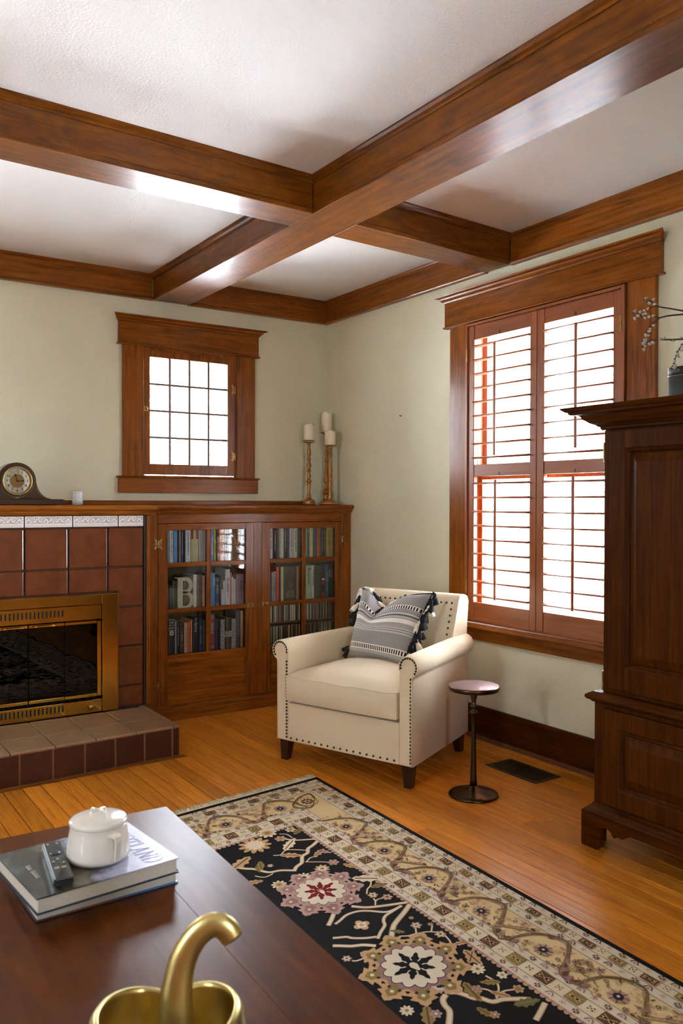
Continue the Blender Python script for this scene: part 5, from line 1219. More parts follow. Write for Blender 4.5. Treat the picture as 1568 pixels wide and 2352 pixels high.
bz = flat_book('upper picture book with a misty landscape jacket titled Scotland, on the coffee table', Vector((a0.x, a0.y, 0)), xd, LB, WB, TZ+.0292, .0322, navy, navy, scen)
BT = TZ+.0292+.0322
def nib(b, pts, mtx, thick, thin, na=.0):
    n = len(pts)
    for i in range(n-1):
        p, q = Vector(pts[i]), Vector(pts[i+1]); d = (q-p); 
        if d.length < 1e-9: continue
        d.normalize()
        def wdt(k):
            a_ = Vector(pts[max(k-1, 0)]); c_ = Vector(pts[min(k+1, n-1)]); e_ = (c_-a_).normalized(); return (thin+(thick-thin)*abs(e_.y)**1.5)/2, Vector((-e_.y, e_.x))
        (w0, n0), (w1_, n1) = wdt(i), wdt(i+1)
        b.add([mtx @ Vector((*(p+n0*w0), 0)), mtx @ Vector((*(q+n1*w1_), 0)), mtx @ Vector((*(q-n1*w1_), 0)), mtx @ Vector((*(p-n0*w0), 0))], [(0, 1, 2, 3)])
def arc_(cx, cy_, rx, ry, a0, a1, n=16): return [(cx+rx*math.cos(math.radians(a0+(a1-a0)*k/n)), cy_+ry*math.sin(math.radians(a0+(a1-a0)*k/n))) for k in range(n+1)]
GL = {'S': (.56, [arc_(.28, .74, .22, .26, 35, 270)+arc_(.28, .25, .23, .25, 90, -145)[1:], [(.46, .80), (.46, .98)], [(.06, .0), (.06, .22)]]),
      'C': (.72, [arc_(.40, .5, .36, .5, 48, 312, 24), [(.66, .72), (.66, .98)]]), 'O': (.84, [arc_(.42, .5, .38, .5, 0, 360, 28)]),
      'T': (.70, [[(.35, 0), (.35, .98)], [(.03, .98), (.67, .98)], [(.22, .0), (.48, .0)], [(.04, .82), (.04, .98)], [(.66, .82), (.66, .98)]]),
      'L': (.62, [[(.18, 0), (.18, 1)], [(.05, 0), (.58, 0)], [(.05, 1), (.31, 1)], [(.58, 0), (.58, .2)]]),
      'A': (.78, [[(.36, 1), (.68, 0)], [(.38, 1), (.12, 0)], [(.19, .34), (.56, .34)], [(.02, 0), (.22, 0)], [(.56, 0), (.78, 0)]]),
      'N': (.82, [[(.14, 0), (.14, 1)], [(.14, 1), (.68, 0)], [(.68, 0), (.68, 1)], [(.03, 0), (.25, 0)], [(.57, 1), (.79, 1)], [(.02, 1), (.16, 1)]]),
      'D': (.80, [[(.16, 0), (.16, 1)], [(.04, 1), (.36, 1)]+arc_(.36, .5, .38, .5, 90, -90)+[(.04, 0)]])}
tb = MB(); mt_ = W[bz] @ Matrix.Translation((LB-.066, WB-.022, th_ if False else .0322+.0004)) @ Matrix.Rotation(-PI/2, 4, 'Z')
adv = sum(GL[c][0]+.06 for c in 'SCOTLAND'); H_ = .040; kx = (WB-.034)/adv/H_; u0 = 0
for ch in 'SCOTLAND':
    wd_, st_ = GL[ch]; mm = mt_ @ Matrix(((H_*kx, H_*.10, 0, u0), (0, H_, 0, 0), (0, 0, 1, 0), (0, 0, 0, 1)))
    for s in st_: nib(tb, s, mm, .13, .035)
    u0 += (wd_+.06)*H_*kx
build(tb, 'cover_title', plain('blue_print', srgb(58, 62, 132), .4), bz, recalc=False)
tb = MB(); rg = random.Random(4)
for row, (y0, n_) in enumerate(((.030, 11),)):
    for k in range(n_):
        if k == 4: continue
        yy = WB*.62-k*.0062; h_ = .010 if k in (0, 5) else .0075
        tb.add([W[bz] @ Vector((y0, yy, .0326)), W[bz] @ Vector((y0+h_, yy, .0326)), W[bz] @ Vector((y0+h_, yy-.0014, .0326)), W[bz] @ Vector((y0, yy-.0014, .0326))], [(0, 1, 2, 3)])
        tb.add([W[bz] @ Vector((y0, yy, .0326)), W[bz] @ Vector((y0+.0014, yy, .0326)), W[bz] @ Vector((y0+.0014, yy-.0045, .0326)), W[bz] @ Vector((y0, yy-.0045, .0326))], [(0, 1, 2, 3)])
build(tb, 'cover_lettering', light_t, bz, recalc=False)

# enamel pot
pcx, pcy = -2.540, -3.092
pt = thing('enamel_pot', 'small white enamel lidded pot standing on the coffee table books', 'pot', (pcx, pcy, BT+.0004)); z0 = BT+.0006
SR, SZ = .735, 1.04
build(MB().lathe([(r*SR, z*SZ) for r, z in [(.001, 0), (.070, 0), (.080, .002), (.0855, .008), (.0865, .016), (.084, .034), (.0795, .054), (.0765, .066), (.0775, .068), (.0735, .068), (.076, .03), (.07, .006), (.001, .005)]], (pcx, pcy, z0), 56), 'body', M['enamel'], pt)
lid = build(MB().lathe([(r*SR, z*SZ) for r, z in [(.001, .070), (.0775, .0685), (.0795, .071), (.0798, .076), (.078, .0785), (.072, .0795), (.03, .082), (.001, .0825)]], (pcx, pcy, z0), 56), 'lid', M['enamel'], pt)
lh = MB(); zt = z0+.081*SZ
for an in (math.radians(28), math.radians(118)):
    ca, sa = math.cos(an), math.sin(an); r = .0195
    pts = [(-r, 0), (-r, .011), (-r+.003, .014), (r-.003, .014), (r, .011), (r, 0)]
    lh.tube([(pcx+a_*ca, pcy+a_*sa, zt+h) for a_, h in pts], .0028, 8)
build(lh, 'lid_handle', M['enamel'], lid)
hd = Vector((CAM.x-pcx, CAM.y-pcy, 0)).normalized(); an = math.atan2(hd.y, hd.x)+math.radians(30); ca, sa = math.cos(an), math.sin(an); hb_ = MB()
pth = [(r*SR if i == 0 else .0755*SR+(r-.0755)*.85, z*SZ) for i, (r, z) in enumerate([(.0755, .058), (.088, .060), (.097, .0575), (.100, .050), (.0985, .036), (.096, .022), (.094, .012)])]
rings = []
for i, (r, z) in enumerate(pth):
    hw = (.011, .010, .008, .007, .0065, .0065, .0060)[i]; d0 = Vector(pth[min(i+1, 6)])-Vector(pth[max(i-1, 0)]); nn = Vector((d0.y, -d0.x)).normalized()*.0028
    rings.append([(pcx+(r+nn.x*e_)*ca-w_*hw*sa, pcy+(r+nn.x*e_)*sa+w_*hw*ca, z0+z+nn.y*e_) for w_, e_ in ((-1, -1), (1, -1), (1, 1), (-1, 1))])
hb_.loft(rings, True, True, False); build(hb_, 'side_handle', M['enamel'], pt, .0012, 2)

# remote control
r0, r1, r2 = fl(97, 1938, BT+.015), fl(137, 1928, BT+.015), fl(124, 2022, BT+.015)
rc = thing('remote_control', 'black television remote control lying on the landscape book', 'remote', (r2.x, r2.y, BT+.0005), math.atan2((r0-r2).y, (r0-r2).x)-PI/2)
RW, RL = (r1-r0).length, (r0-r2).length
rbm = plain('remote_black', srgb(28, 28, 28), .35); rb_ = MB()
rb_.prism([(0, .003), (.0035, 0), (RW-.0035, 0), (RW, .003), (RW, .0135), (RW-.003, .0155), (.003, .0155), (0, .0135)], 'y', 0, RL); build(rb_, 'case', rbm, rc, .002, 2, local=True)
build(MB().box(-.0006, .004, .006, .0010, RL-.004, .0140), 'silver_edge', plain('silver', srgb(176, 190, 198), .3, metal=.8), rc, local=True)
btm = plain('button_grey', srgb(74, 74, 72), .5); btl = plain('button_pale', srgb(190, 180, 150), .5)
def button(x, y, w_, h_, mt): 
    n = 10; build(MB().prism([(x+w_*math.cos(2*PI*i/n), y+h_*math.sin(2*PI*i/n)) for i in range(n)], 'z', .0152, .0166), 'button', mt, rc, local=True)
for k in range(3): button(RW*(.25+.25*k), RL*.93, .0022, .0022, btl if k != 1 else btm)
for rr2 in range(2):
    for k in range(3): button(RW*(.25+.25*k), RL*(.86-.05*rr2), .0026, .002, btm)
build(MB().lathe([(.001, .0152), (.0115, .0152), (.0115, .0162), (.006, .0160), (.001, .0160)], (RW/2, RL*.66, 0), 20), 'direction_pad', plain('pad', srgb(16, 16, 16), .3), rc, local=True)
for rr2 in range(3):
    for k in range(3): button(RW*(.25+.25*k), RL*(.50-.055*rr2), .0028, .0022, btl if (rr2+k) % 3 == 1 else btm)
button(RW*.32, RL*.27, .005, .0034, btl); button(RW*.68, RL*.27, .005, .0034, btl)

# brass bowl with horn
gcx, gcy = -2.662, -3.768
gb = thing('brass_bowl', 'polished brass double lobed bowl with a tall curved horn on the near table corner', 'bowl', (gcx, gcy, TZ+.0004))
cl = math.atan2((fl(392, 2262, .56)-Vector((gcx, gcy, .56))).y, (fl(392, 2262, .56)-Vector((gcx, gcy, .56))).x)
def lobes(a_, z):
    d_ = math.atan2(math.sin(a_-cl), math.cos(a_-cl)); d2 = math.atan2(math.sin(a_-cl-PI), math.cos(a_-cl-PI)); k = min(1, max(0, (z-.02)/.06))
    return 1-.26*k*math.exp(-(d_/.42)**2)-.16*k*math.exp(-(d2/.5)**2)
n = 72; rings = []
for r, z in ((.001, .0006), (.045, .0006), (.062, .006), (.085, .028), (.100, .055), (.104, .080), (.099, .100), (.0925, .1085), (.088, .1085), (.0885, .100), (.095, .080), (.091, .055), (.076, .028), (.05, .012), (.001, .010)):
    rings.append([(gcx+r*lobes(2*PI*i/n, z)*math.cos(2*PI*i/n), gcy+r*lobes(2*PI*i/n, z)*math.sin(2*PI*i/n), TZ+z*1.13+(.008*math.cos(2*(2*PI*i/n-cl))*-1 if z > .09 else 0)) for i in range(n)])
build(MB().loft(rings), 'bowl_body', M['goldleaf'], gb)
dep = (Vector((gcx, gcy, .54))-CAM).dot(_f)*1.0
hp = [(404, 2470, 44), (404, 2400, 44), (404, 2330, 41), (405, 2280, 37), (417, 2213, 32), (440, 2165, 29), (466, 2136, 28), (493, 2124, 28), (517, 2132, 28), (532, 2152, 27)]
pts = [CAM+_ray(u, v)*dep for u, v, r in hp]; rs = [r*dep/FPX for u, v, r in hp]
def smooth(P, R, n=5):
    oP, oR = [], []
    for i in range(len(P)-1):
        p0, p1, p2, p3 = P[max(i-1, 0)], P[i], P[i+1], P[min(i+2, len(P)-1)]
        for k in range(n):
            t = k/n; oP.append(.5*((2*p1)+(p2-p0)*t+(2*p0-5*p1+4*p2-p3)*t*t+(3*p1-p0-3*p2+p3)*t**3)); oR.append(R[i]+(R[i+1]-R[i])*t)
    return oP+[P[-1]], oR+[R[-1]]
sp_, sr_ = smooth(pts, rs); hm_ = MB(); up = None; rings = []; N_ = 28
for i, p in enumerate(sp_):
    t = (sp_[min(i+1, len(sp_)-1)]-sp_[max(i-1, 0)]).normalized()
    b_ = -_f; b_ = (b_-t*b_.dot(t)).normalized(); a_ = t.cross(b_)
    rings.append([p+a_*(sr_[i]*math.cos(2*PI*k/N_))+b_*(sr_[i]*.62*math.sin(2*PI*k/N_)) for k in range(N_)])
t = (sp_[-1]-sp_[-2]).normalized(); end = rings[-1]; c = sp_[-1]
for kk, dd in ((.96, .003), (.84, .002), (.74, -.004), (.66, -.03), (.2, -.034)): rings.append([c+(q-c)*kk+t*dd for q in end])
build(hm_.loft(rings), 'horn', M['goldleaf'], gb)

# ================================================================ RUG
RC = Vector((-1.079, -1.59)); R1 = Vector((-.036, -.9993)); R2 = Vector((-.993, -.118)); RP_, RQ_ = 3.42, 2.30; RZ = .0062
_det = R1.x*R2.y-R1.y*R2.x
def rloc(v): d = Vector((v.x-RC.x, v.y-RC.y)); return ((d.x*R2.y-d.y*R2.x)/_det, (R1.x*d.y-R1.y*d.x)/_det)
_cnt = [0]
def RG(p, q, lay): c = RC+R1*p+R2*q; return (c.x, c.y, RZ+lay*.00022+(_cnt[0] % 97)*2.1e-6)
rug = thing('area_rug', 'black and gold floral rug with fringe under the coffee table', 'rug', (RC.x-1.1, RC.y-1.7, 0))
def yarn(n, c, k=.10): return plain('rug_'+n, srgb(*c), .95, noise=k, nscale=420, spec=.15)
RM = [yarn('black', (22, 18, 16)), yarn('cream', (216, 198, 164)), yarn('gold', (214, 188, 138)), yarn('brown', (98, 66, 42)), yarn('olive', (140, 116, 66)), yarn('mauve', (150, 112, 104)), yarn('pale', (212, 198, 172)), yarn('red', (116, 20, 24)), yarn('tan', (188, 150, 106)), yarn('rose', (178, 142, 128)), yarn('navy', (50, 46, 54)), yarn('green', (110, 104, 64))]
BLK, CRM, GLD, BRN, OLV, MAU, PAL, RED, TAN, ROS, NVY, GRN = range(12)
sl = MB().prism([RG(a, b_, 0)[:2] for a, b_ in ((0.02, 0), (RP_, 0), (RP_, RQ_), (.02, RQ_))], 'z', .0004, RZ)
build(sl, 'rug_base', RM[BLK], rug)
pat = MB()
def pq(pts, lay, m_): _cnt[0] += 1; pat.mat(m_).add([RG(p, q, lay) for p, q in pts], [tuple(range(len(pts)))])
pd = lambda d: .022+1.09*d
def nest(d, lay, m_): pq([(pd(d), d), (RP_-d, d), (RP_-d, RQ_-d), (pd(d), RQ_-d)], lay, m_)
for k, (d, m_) in enumerate(((.020, PAL), (.048, BRN), (.0505, CRM), (.083, BRN), (.0855, PAL), (.118, BRN), (.1205, GLD), (.239, BRN), (.2415, PAL), (.272, BRN), (.2745, CRM), (.322, BRN), (.3245, PAL), (.353, MAU), (.362, BLK))): nest(d, k+1, m_)
def ell(p, q, rp, rq, lay, m_, n=10, ph=0.): pq([(p+rp*math.cos(2*PI*k/n+ph), q+rq*math.sin(2*PI*k/n+ph)) for k in range(n)], lay, m_)
def ribbon(pts, w_, lay, m_, taper=False):
    n = len(pts); L_, R_ = [], []
    for i in range(n):
        a_ = Vector(pts[max(i-1, 0)]); b_ = Vector(pts[min(i+1, n-1)]); d_ = (b_-a_); d_ = d_.normalized() if d_.length > 1e-7 else Vector((1, 0)); nn = Vector((-d_.y, d_.x))
        ww = (w_[i] if isinstance(w_, list) else w_)*(1 if not taper else max(.15, 1-i/(n-1)))/2; P = Vector(pts[i]); L_.append(P+nn*ww); R_.append(P-nn*ww)
    _cnt[0] += 1; pat.mat(m_).add([RG(*v, lay) for v in L_]+[RG(*v, lay) for v in R_], [(i, i+1, n+i+1, n+i) for i in range(n-1)])
def crom(pts, n=5):
    P = [Vector(p) for p in pts]; o = []
    for i in range(len(P)-1):
        p0, p1, p2, p3 = P[max(i-1, 0)], P[i], P[i+1], P[min(i+2, len(P)-1)]
        for k in range(n):
            t = k/n; o.append(tuple(.5*((2*p1)+(p2-p0)*t+(2*p0-5*p1+4*p2-p3)*t*t+(3*p1-p0-3*p2+p3)*t**3)))
    return o+[tuple(P[-1])]
def blob(p, q, r, n, amp, lay, m_, ph=0., sq=1.0, an=0.):
    N_ = n*6; pts = []
    for k in range(N_):
        a_ = 2*PI*k/N_; rr_ = r*(1-amp+amp*abs(math.cos(n*a_/2+ph))); x, y = rr_*math.cos(a_), rr_*math.sin(a_)*sq
        pts.append((p+x*math.cos(an)-y*math.sin(an), q+x*math.sin(an)+y*math.cos(an)))
    pq(pts, lay, m_)
def flower(p, q, r, m1, m2, m3, n=7, lay=20):
    blob(p, q, r, n, .38, lay, m1); blob(p, q, r*.62, n, .3, lay+1, m2, .6); blob(p, q, r*.30, 5, .3, lay+2, m3)
def leaf(p, q, L_, W_, an, lay, m_, teeth=4, m2=None):
    up, dn = [], []
    for k in range(teeth*2+1):
        t = k/(teeth*2); w_ = W_*math.sin(PI*min(1, t*1.0+.03))**.8*(1 if k % 2 else .62); up.append((t*L_, w_)); dn.append((t*L_, -w_))
    pts = [(0, 0)]+up[1:-1]+[(L_, 0)]+dn[1:-1][::-1]; ca, sa = math.cos(an), math.sin(an)
    pq([(p+x*ca-y*sa, q+x*sa+y*ca) for x, y in pts], lay, m_)
    if m2 is not None: ribbon([(p+L_*.1*ca, q+L_*.1*sa), (p+L_*.85*ca, q+L_*.85*sa)], L_*.05, lay+1, m2)
rg = random.Random(8)
# border motifs: side functions map (t along, d inward) to rug p,q
P_, Q_ = RP_, RQ_
sides = [(lambda t, d: (t, d), P_, 1), (lambda t, d: (pd(d), t), Q_, -1), (lambda t, d: (t, Q_-d), P_, -1), (lambda t, d: (P_-d, t), Q_, 1)]
def bl(S, t, d, rt_, rd_, lay, m_, n=8, ph=0.):
    pts = []
    for k in range(n):
        a_ = 2*PI*k/n+ph; pts.append(S(t+rt_*math.cos(a_), d+rd_*math.sin(a_)))
    pq(pts, lay, m_)
def br_(S, pts, w_, lay, m_): ribbon([S(*p) for p in pts], w_, lay, m_)
# one arch of the border vine, taken from the photograph in rug coordinates relative to the flower at the arch's centre
arch = [rloc(fl(900+x*.426, 1850+y*.426)) for x, y in ((300, 540), (420, 512), (520, 518), (590, 542), (612, 566), (595, 620), (562, 662), (548, 690), (580, 725), (655, 752))]
fc = rloc(fl(900+.426*497, 1850+.426*578)); arch = [(p-fc[0], q) for p, q in arch]; PER = .258
for si, (S, LEN, sg) in enumerate(sides):
    for d0 in (.034, .102, .257, .338):
        n_ = int((LEN-2*d0-.03)/.0425); st = (LEN-2*d0-.03)/n_
        for k in range(n_):
            t = d0+.03+st*(k+.5)
            if k % 3 == 0:
                bl(S, t, d0, .0105, .0098, 16, BRN, 8); bl(S, t, d0, .0035, .0035, 17, PAL, 4)
                for a_ in range(4): bl(S, t+.0068*math.cos(a_*PI/2+.78), d0+.0065*math.sin(a_*PI/2+.78), .0024, .0024, 17, CRM, 5)
            elif k % 3 == 1:
                br_(S, [(t-.012, d0+.006), (t-.007, d0-.006), (t, d0-.009), (t+.007, d0-.006), (t+.012, d0+.006)], .0042, 16, MAU if d0 > .2 else BRN); bl(S, t, d0+.003, .004, .0035, 16, OLV if d0 < .2 else ROS, 6)
            else:
                for e_ in range(5): bl(S, t+.0065*math.cos(e_*1.257), d0+.0065*math.sin(e_*1.257), .0028, .0026, 16, ROS if d0 > .2 else TAN, 5)
                bl(S, t, d0, .0024, .0024, 17, BRN, 5)
    for d0, hh in ((.067, .0145), (.298, .0215)):
        n_ = int((LEN-2*d0-.03)/(.052)); st = (LEN-2*d0-.03)/n_
        for k in range(n_):
            t = d0+.03+st*(k+.5)
            if k % 2:
                pq([S(t-st*.46, d0-hh), S(t+st*.46, d0-hh), S(t+st*.46, d0+hh), S(t-st*.46, d0+hh)], 16, BRN if k % 4 == 1 else OLV)
                for e_ in (-1, 1): br_(S, [(t-st*.38, d0+e_*hh*.55), (t-st*.12, d0+e_*hh*.2), (t+st*.12, d0-e_*hh*.25), (t+st*.38, d0-e_*hh*.6)], .0030, 17, TAN)
                for e_ in (-.3, .3): bl(S, t+e_*st, d0, .0035, .003, 17.5, GLD, 5)
                bl(S, t-st*.13, d0, .004, .004, 17, BLK, 6); bl(S, t+st*.14, d0, .004, .004, 17, BLK, 6)
            else:
                for a_ in range(4): bl(S, t+.010*math.cos(a_*PI/2+.78), d0+.008*math.sin(a_*PI/2+.78), .0032, .003, 16, (BRN, OLV)[k//2 % 2], 6)
                bl(S, t, d0, .003, .003, 17, BRN, 5)
    # serrated inner edge
    n_ = int((LEN-.74)/.02)
    for k in range(n_):
        t = .37+.02*(k+.5); bl(S, t, .3615, .0085, .008, 16, ROS if k % 2 else TAN, 6)
    # main border: arches, flowers, leaves
    base = fc[0]-PER*3; k = 0
    nar = int((LEN-.42)/PER); off = (fc[0] % PER)+PER if si in (0, 2) else .33
    for k in range(nar):
        t0 = off+PER*k
        if t0 > LEN-.2 or t0 < .33: continue
        cr = [(t0+p, q) for p, q in crom(arch, 4)]
        br_(S, cr, .0082, 16, BRN); br_(S, cr, .0036, 17, MAU if k % 2 else OLV)
        for e_ in range(7):
            pp = cr[min(len(cr)-1, int(len(cr)*(.62+.055*e_)))]; a_ = -1.9+.12*e_ ; ca_, sa_ = math.cos(a_), math.sin(a_)
            lf_ = [(0, -.006), (.010, -.009), (.018, -.006), (.028, 0), (.018, .006), (.010, .009), (0, .006)]; pq([S(pp[0]+.003+x_*ca_-y_*sa_, pp[1]-.001+x_*sa_+y_*ca_) for x_, y_ in lf_], 16, BRN if e_ % 2 else MAU)
        cr2 = [(t, q+.012*(1 if q < .2 else -.3)) for t, q in cr[:30]]; br_(S, cr2, .0035, 16, OLV)
        q0 = .200
        for e_ in range(8): a_ = e_*PI/4; bl(S, t0+.021*math.cos(a_), q0+.021*math.sin(a_), .0095, .0062, 16, ROS, 6, a_)
        for e_ in range(8): a_ = e_*PI/4+.39; br_(S, [(t0+.012*math.cos(a_), q0+.012*math.sin(a_)), (t0+.031*math.cos(a_), q0+.031*math.sin(a_))], .003, 17, BRN)
        bl(S, t0, q0, .0155, .0150, 18, NVY, 8); bl(S, t0, q0, .005, .005, 19, GLD, 6)
        for (dt, q, r) in ((-.055, .225, .008), (-.035, .235, .006), (.035, .165, .006), (.028, .150, .005), (-.06, .21, .005)): bl(S, t0+dt, q, r, r*.8, 16, (OLV, TAN, BRN)[rg.randrange(3)], 7); bl(S, t0+dt, q, r*.4, r*.35, 17, GLD, 5)
        bl(S, t0-.045, .245, .011, .009, 16, TAN, 8); bl(S, t0-.045, .245, .005, .004, 17, PAL, 6)
        tm = t0+.125                                     # between arches: serrated leaf or flower spray
        if k % 2 == 0:
            for e_ in range(7):
                tt = e_/6; br_(S, [(tm-.035+.075*tt, .215-.060*tt), (tm-.028+.075*tt, .203-.060*tt)], .0075, 16, BRN if e_ % 2 else OLV)
            br_(S, [(tm-.045, .222), (tm+.045, .150)], .0055, 17, TAN); bl(S, tm+.047, .146, .009, .006, 17, BRN, 6)
            br_(S, [(tm-.055, .205), (tm-.02, .195), (tm+.02, .16), (tm+.03, .145)], .0035, 16, MAU)
            for dt, q in ((.0, .135), (.02, .132), (-.025, .14)): 
                for a_ in range(5): bl(S, tm+dt+.006*math.cos(a_*1.257), q+.006*math.sin(a_*1.257), .0028, .0028, 16, ROS, 5)
        else:
            for dt, q in ((-.03, .17), (-.008, .145), (.018, .165), (.0, .19), (.035, .145)):
                for a_ in range(5): bl(S, tm+dt+.0085*math.cos(a_*1.257), q+.0085*math.sin(a_*1.257), .0044, .0044, 16, MAU, 6)
                bl(S, tm+dt, q, .0045, .0045, 17, BRN, 6); br_(S, [(tm+dt, q), (tm-.02, .225)], .0022, 15.6, OLV)
        for e_ in range(44):                               # small sprays that fill the ground of the border
            tq = t0+rg.uniform(-PER/2, PER/2); q = rg.uniform(.128, .232); a_ = rg.uniform(0, PI); l_ = rg.uniform(.007, .016)
            if math.hypot(tq-t0, q-.2) < .04: continue
            m_ = (OLV, TAN, BRN, ROS)[rg.randrange(4)]
            if e_ % 3: br_(S, [(tq-l_*math.cos(a_), q-l_*.6*math.sin(a_)), (tq, q+.003), (tq+l_*math.cos(a_), q+l_*.6*math.sin(a_))], rg.uniform(.003, .0055), 16, m_)
            else:
                for f_ in range(5): bl(S, tq+.0055*math.cos(f_*1.257), q+.0055*math.sin(f_*1.257), .003, .003, 16, m_, 5)
        for e_ in range(5):                                # leafy edge on the underside of the vine
            bl(S, t0+.045+.02*e_, .236-.004*math.sin(e_), .0085, .0052, 16, BRN if e_ % 2 else MAU, 6, .6)
    for c_ in ((.235, .205), ):
        S_ = S; q0 = .195; t0 = .225 if si in (0, 1) else .22
        if si == 0:
            blob(pd(q0)+.012, q0, .052, 12, .22, 16, OLV); blob(pd(q0)+.012, q0, .045, 12, .2, 17, GLD); blob(pd(q0)+.012, q0, .033, 10, .35, 18, BRN); blob(pd(q0)+.012, q0, .018, 8, .4, 19, ROS); ell(pd(q0)+.012, q0, .006, .006, 20, NVY)
            for sg2 in (1, -1):
                cc_ = crom([(pd(.14)+.0, .14), (pd(.15)+.05*(sg2 > 0), .15+.05*(sg2 < 0)), (pd(.2)+.062*(sg2 > 0), .205+.06*(sg2 < 0)), (pd(.23)+.03*(sg2 > 0), .235+.03*(sg2 < 0)), (pd(.25), .25)], 6); ribbon(cc_, .010, 16, OLV); ribbon(cc_, .004, 17, BRN)
_f0 = len(pat.f)
# field: scrolling vines and flowers, traced on the rug's own plane
ZA = lambda x, y: rloc(fl(560+x*.2806, 1780+y*.2806)); ZBm = lambda x, y: rloc(fl(780+x*.26786, 2050+y*.26786))
def vine(Z, pts, w_, m_=PAL, edge=TAN):
    c = crom([Z(*p) for p in pts], 5); ribbon(c, w_, 16, edge); ribbon(c, w_*.62, 17, m_)
for pts, w_ in (([(605, 560), (560, 600), (525, 625), (520, 660), (480, 685), (475, 720), (470, 745), (430, 775), (410, 812)], .016), ([(-60, 780), (10, 790), (90, 795), (200, 820), (300, 805), (400, 805)], .014), ([(330, 545), (420, 555), (520, 550), (590, 545)], .011), ([(880, 1100), (1000, 1110), (1150, 1095), (1335, 1068)], .014), ([(740, 1150), (715, 1212), (690, 1260)], .016), ([(360, 600), (370, 570), (420, 540)], .014)): vine(ZA, pts, w_)
for pts in ([(500, 735), (560, 735), (640, 735), (700, 738)], [(290, 505), (350, 508), (395, 535)], [(240, 682), (300, 676), (340, 640), (420, 634), (510, 640)], [(90, 850), (160, 862), (220, 842), (235, 828)], [(1075, 1092), (1075, 1060), (1060, 1035)], [(1075, 1060), (1100, 1042), (1150, 1030)], [(1005, 1000), (1010, 960), (1035, 930), (1040, 900)], [(510, 737), (545, 700), (600, 690)]): vine(ZA, pts, .006)
for pts, w_ in (([(-40, 300), (0, 270), (60, 220), (150, 190), (250, 185), (380, 195), (450, 180), (530, 140)], .011), ([(-60, 420), (0, 415), (60, 410), (110, 420), (220, 420), (315, 408)], .011), ([(-60, 487), (0, 487), (100, 490), (200, 480), (310, 487)], .014), ([(530, 140), (440, 195), (390, 230), (375, 270), (385, 310), (350, 370), (325, 425)], .012), ([(600, 130), (550, 200), (500, 260), (460, 320), (440, 425)], .019), ([(930, 890), (1000, 890), (1070, 910), (1150, 940), (1210, 940), (1310, 970), (1400, 950), (1568, 945), (1640, 950)], .017), ([(910, 910), (885, 950), (900, 1000), (940, 1050), (940, 1127), (930, 1200)], .018), ([(1760, 980), (1720, 1060), (1680, 1130)], .017)): vine(ZBm, pts, w_)
for pts in ([(1345, 940), (1330, 900), (1260, 865), (1200, 860)], [(1345, 920), (1362, 860), (1340, 800), (1250, 745)], [(1350, 930), (1400, 880), (1490, 865)], [(470, 432), (520, 405), (590, 400), (660, 380), (760, 365), (830, 370)], [(900, 395), (940, 440), (962, 485)], [(655, 375), (650, 330)], [(785, 362), (792, 310)], [(300, 515), (250, 545), (230, 580), (150, 615), (105, 615)]): vine(ZBm, pts, .0062)
def rad(Z, x, y, r): a_ = Z(x, y); b_ = Z(x+r, y); return math.hypot(a_[0]-b_[0], a_[1]-b_[1])
for Z, x, y, r, c in ((ZA, 380, 470, 46, (PAL, TAN, OLV)), (ZA, 1055, 1010, 44, (TAN, PAL, BRN)), (ZA, 1172, 1026, 46, (TAN, ROS, BRN)), (ZBm, 655, 312, 52, (ROS, PAL, OLV)), (ZBm, 862, 388, 52, (TAN, PAL, BRN)), (ZBm, 612, 247, 24, (TAN, ROS, BRN)), (ZBm, 777, 302, 26, (TAN, ROS, BRN)), (ZBm, 60, 600, 45, (ROS, PAL, BRN)), (ZBm, 1330, 1085, 48, (TAN, MAU, PAL)), (ZBm, 825, 1078, 56, (ROS, MAU, PAL)), (ZBm, 1180, 862, 52, (ROS, MAU, TAN)), (ZBm, 1530, 862, 55, (TAN, MAU, OLV)), (ZA, 215, 768, 28, (ROS, PAL, MAU)), (ZA, 730, 740, 50, (ROS, MAU, TAN))):
    p, q = Z(x, y); flower(p, q, rad(Z, x, y, r), *c, n=6)
for Z, x, y, r, n, c in ((ZA, 490, 868, 88, 12, (PAL, CRM, BLK)), (ZBm, 850, 838, 104, 12, (ROS, PAL, BLK)), (ZBm, 188, 310, 84, 4, (TAN, PAL, ROS)), (ZBm, 1180, 690, 78, 9, (CRM, PAL, OLV)), (ZA, 640, 792, 72, 9, (TAN, CRM, OLV)), (ZA, 288, 925, 72, 9, (CRM, TAN, OLV)), (ZBm, 575, 1050, 72, 9, (CRM, PAL, OLV)), (ZBm, 1392, 742, 56, 6, (PAL, CRM, OLV)), (ZA, 90, 600, 150, 11, (TAN, CRM, PAL)), (ZA, 190, 500, 90, 9, (CRM, TAN, OLV)), (ZA, 300, 545, 55, 6, (TAN, ROS, OLV))):
    p, q = Z(x, y); flower(p, q, rad(Z, x, y, r)*.92, *c, n=n)
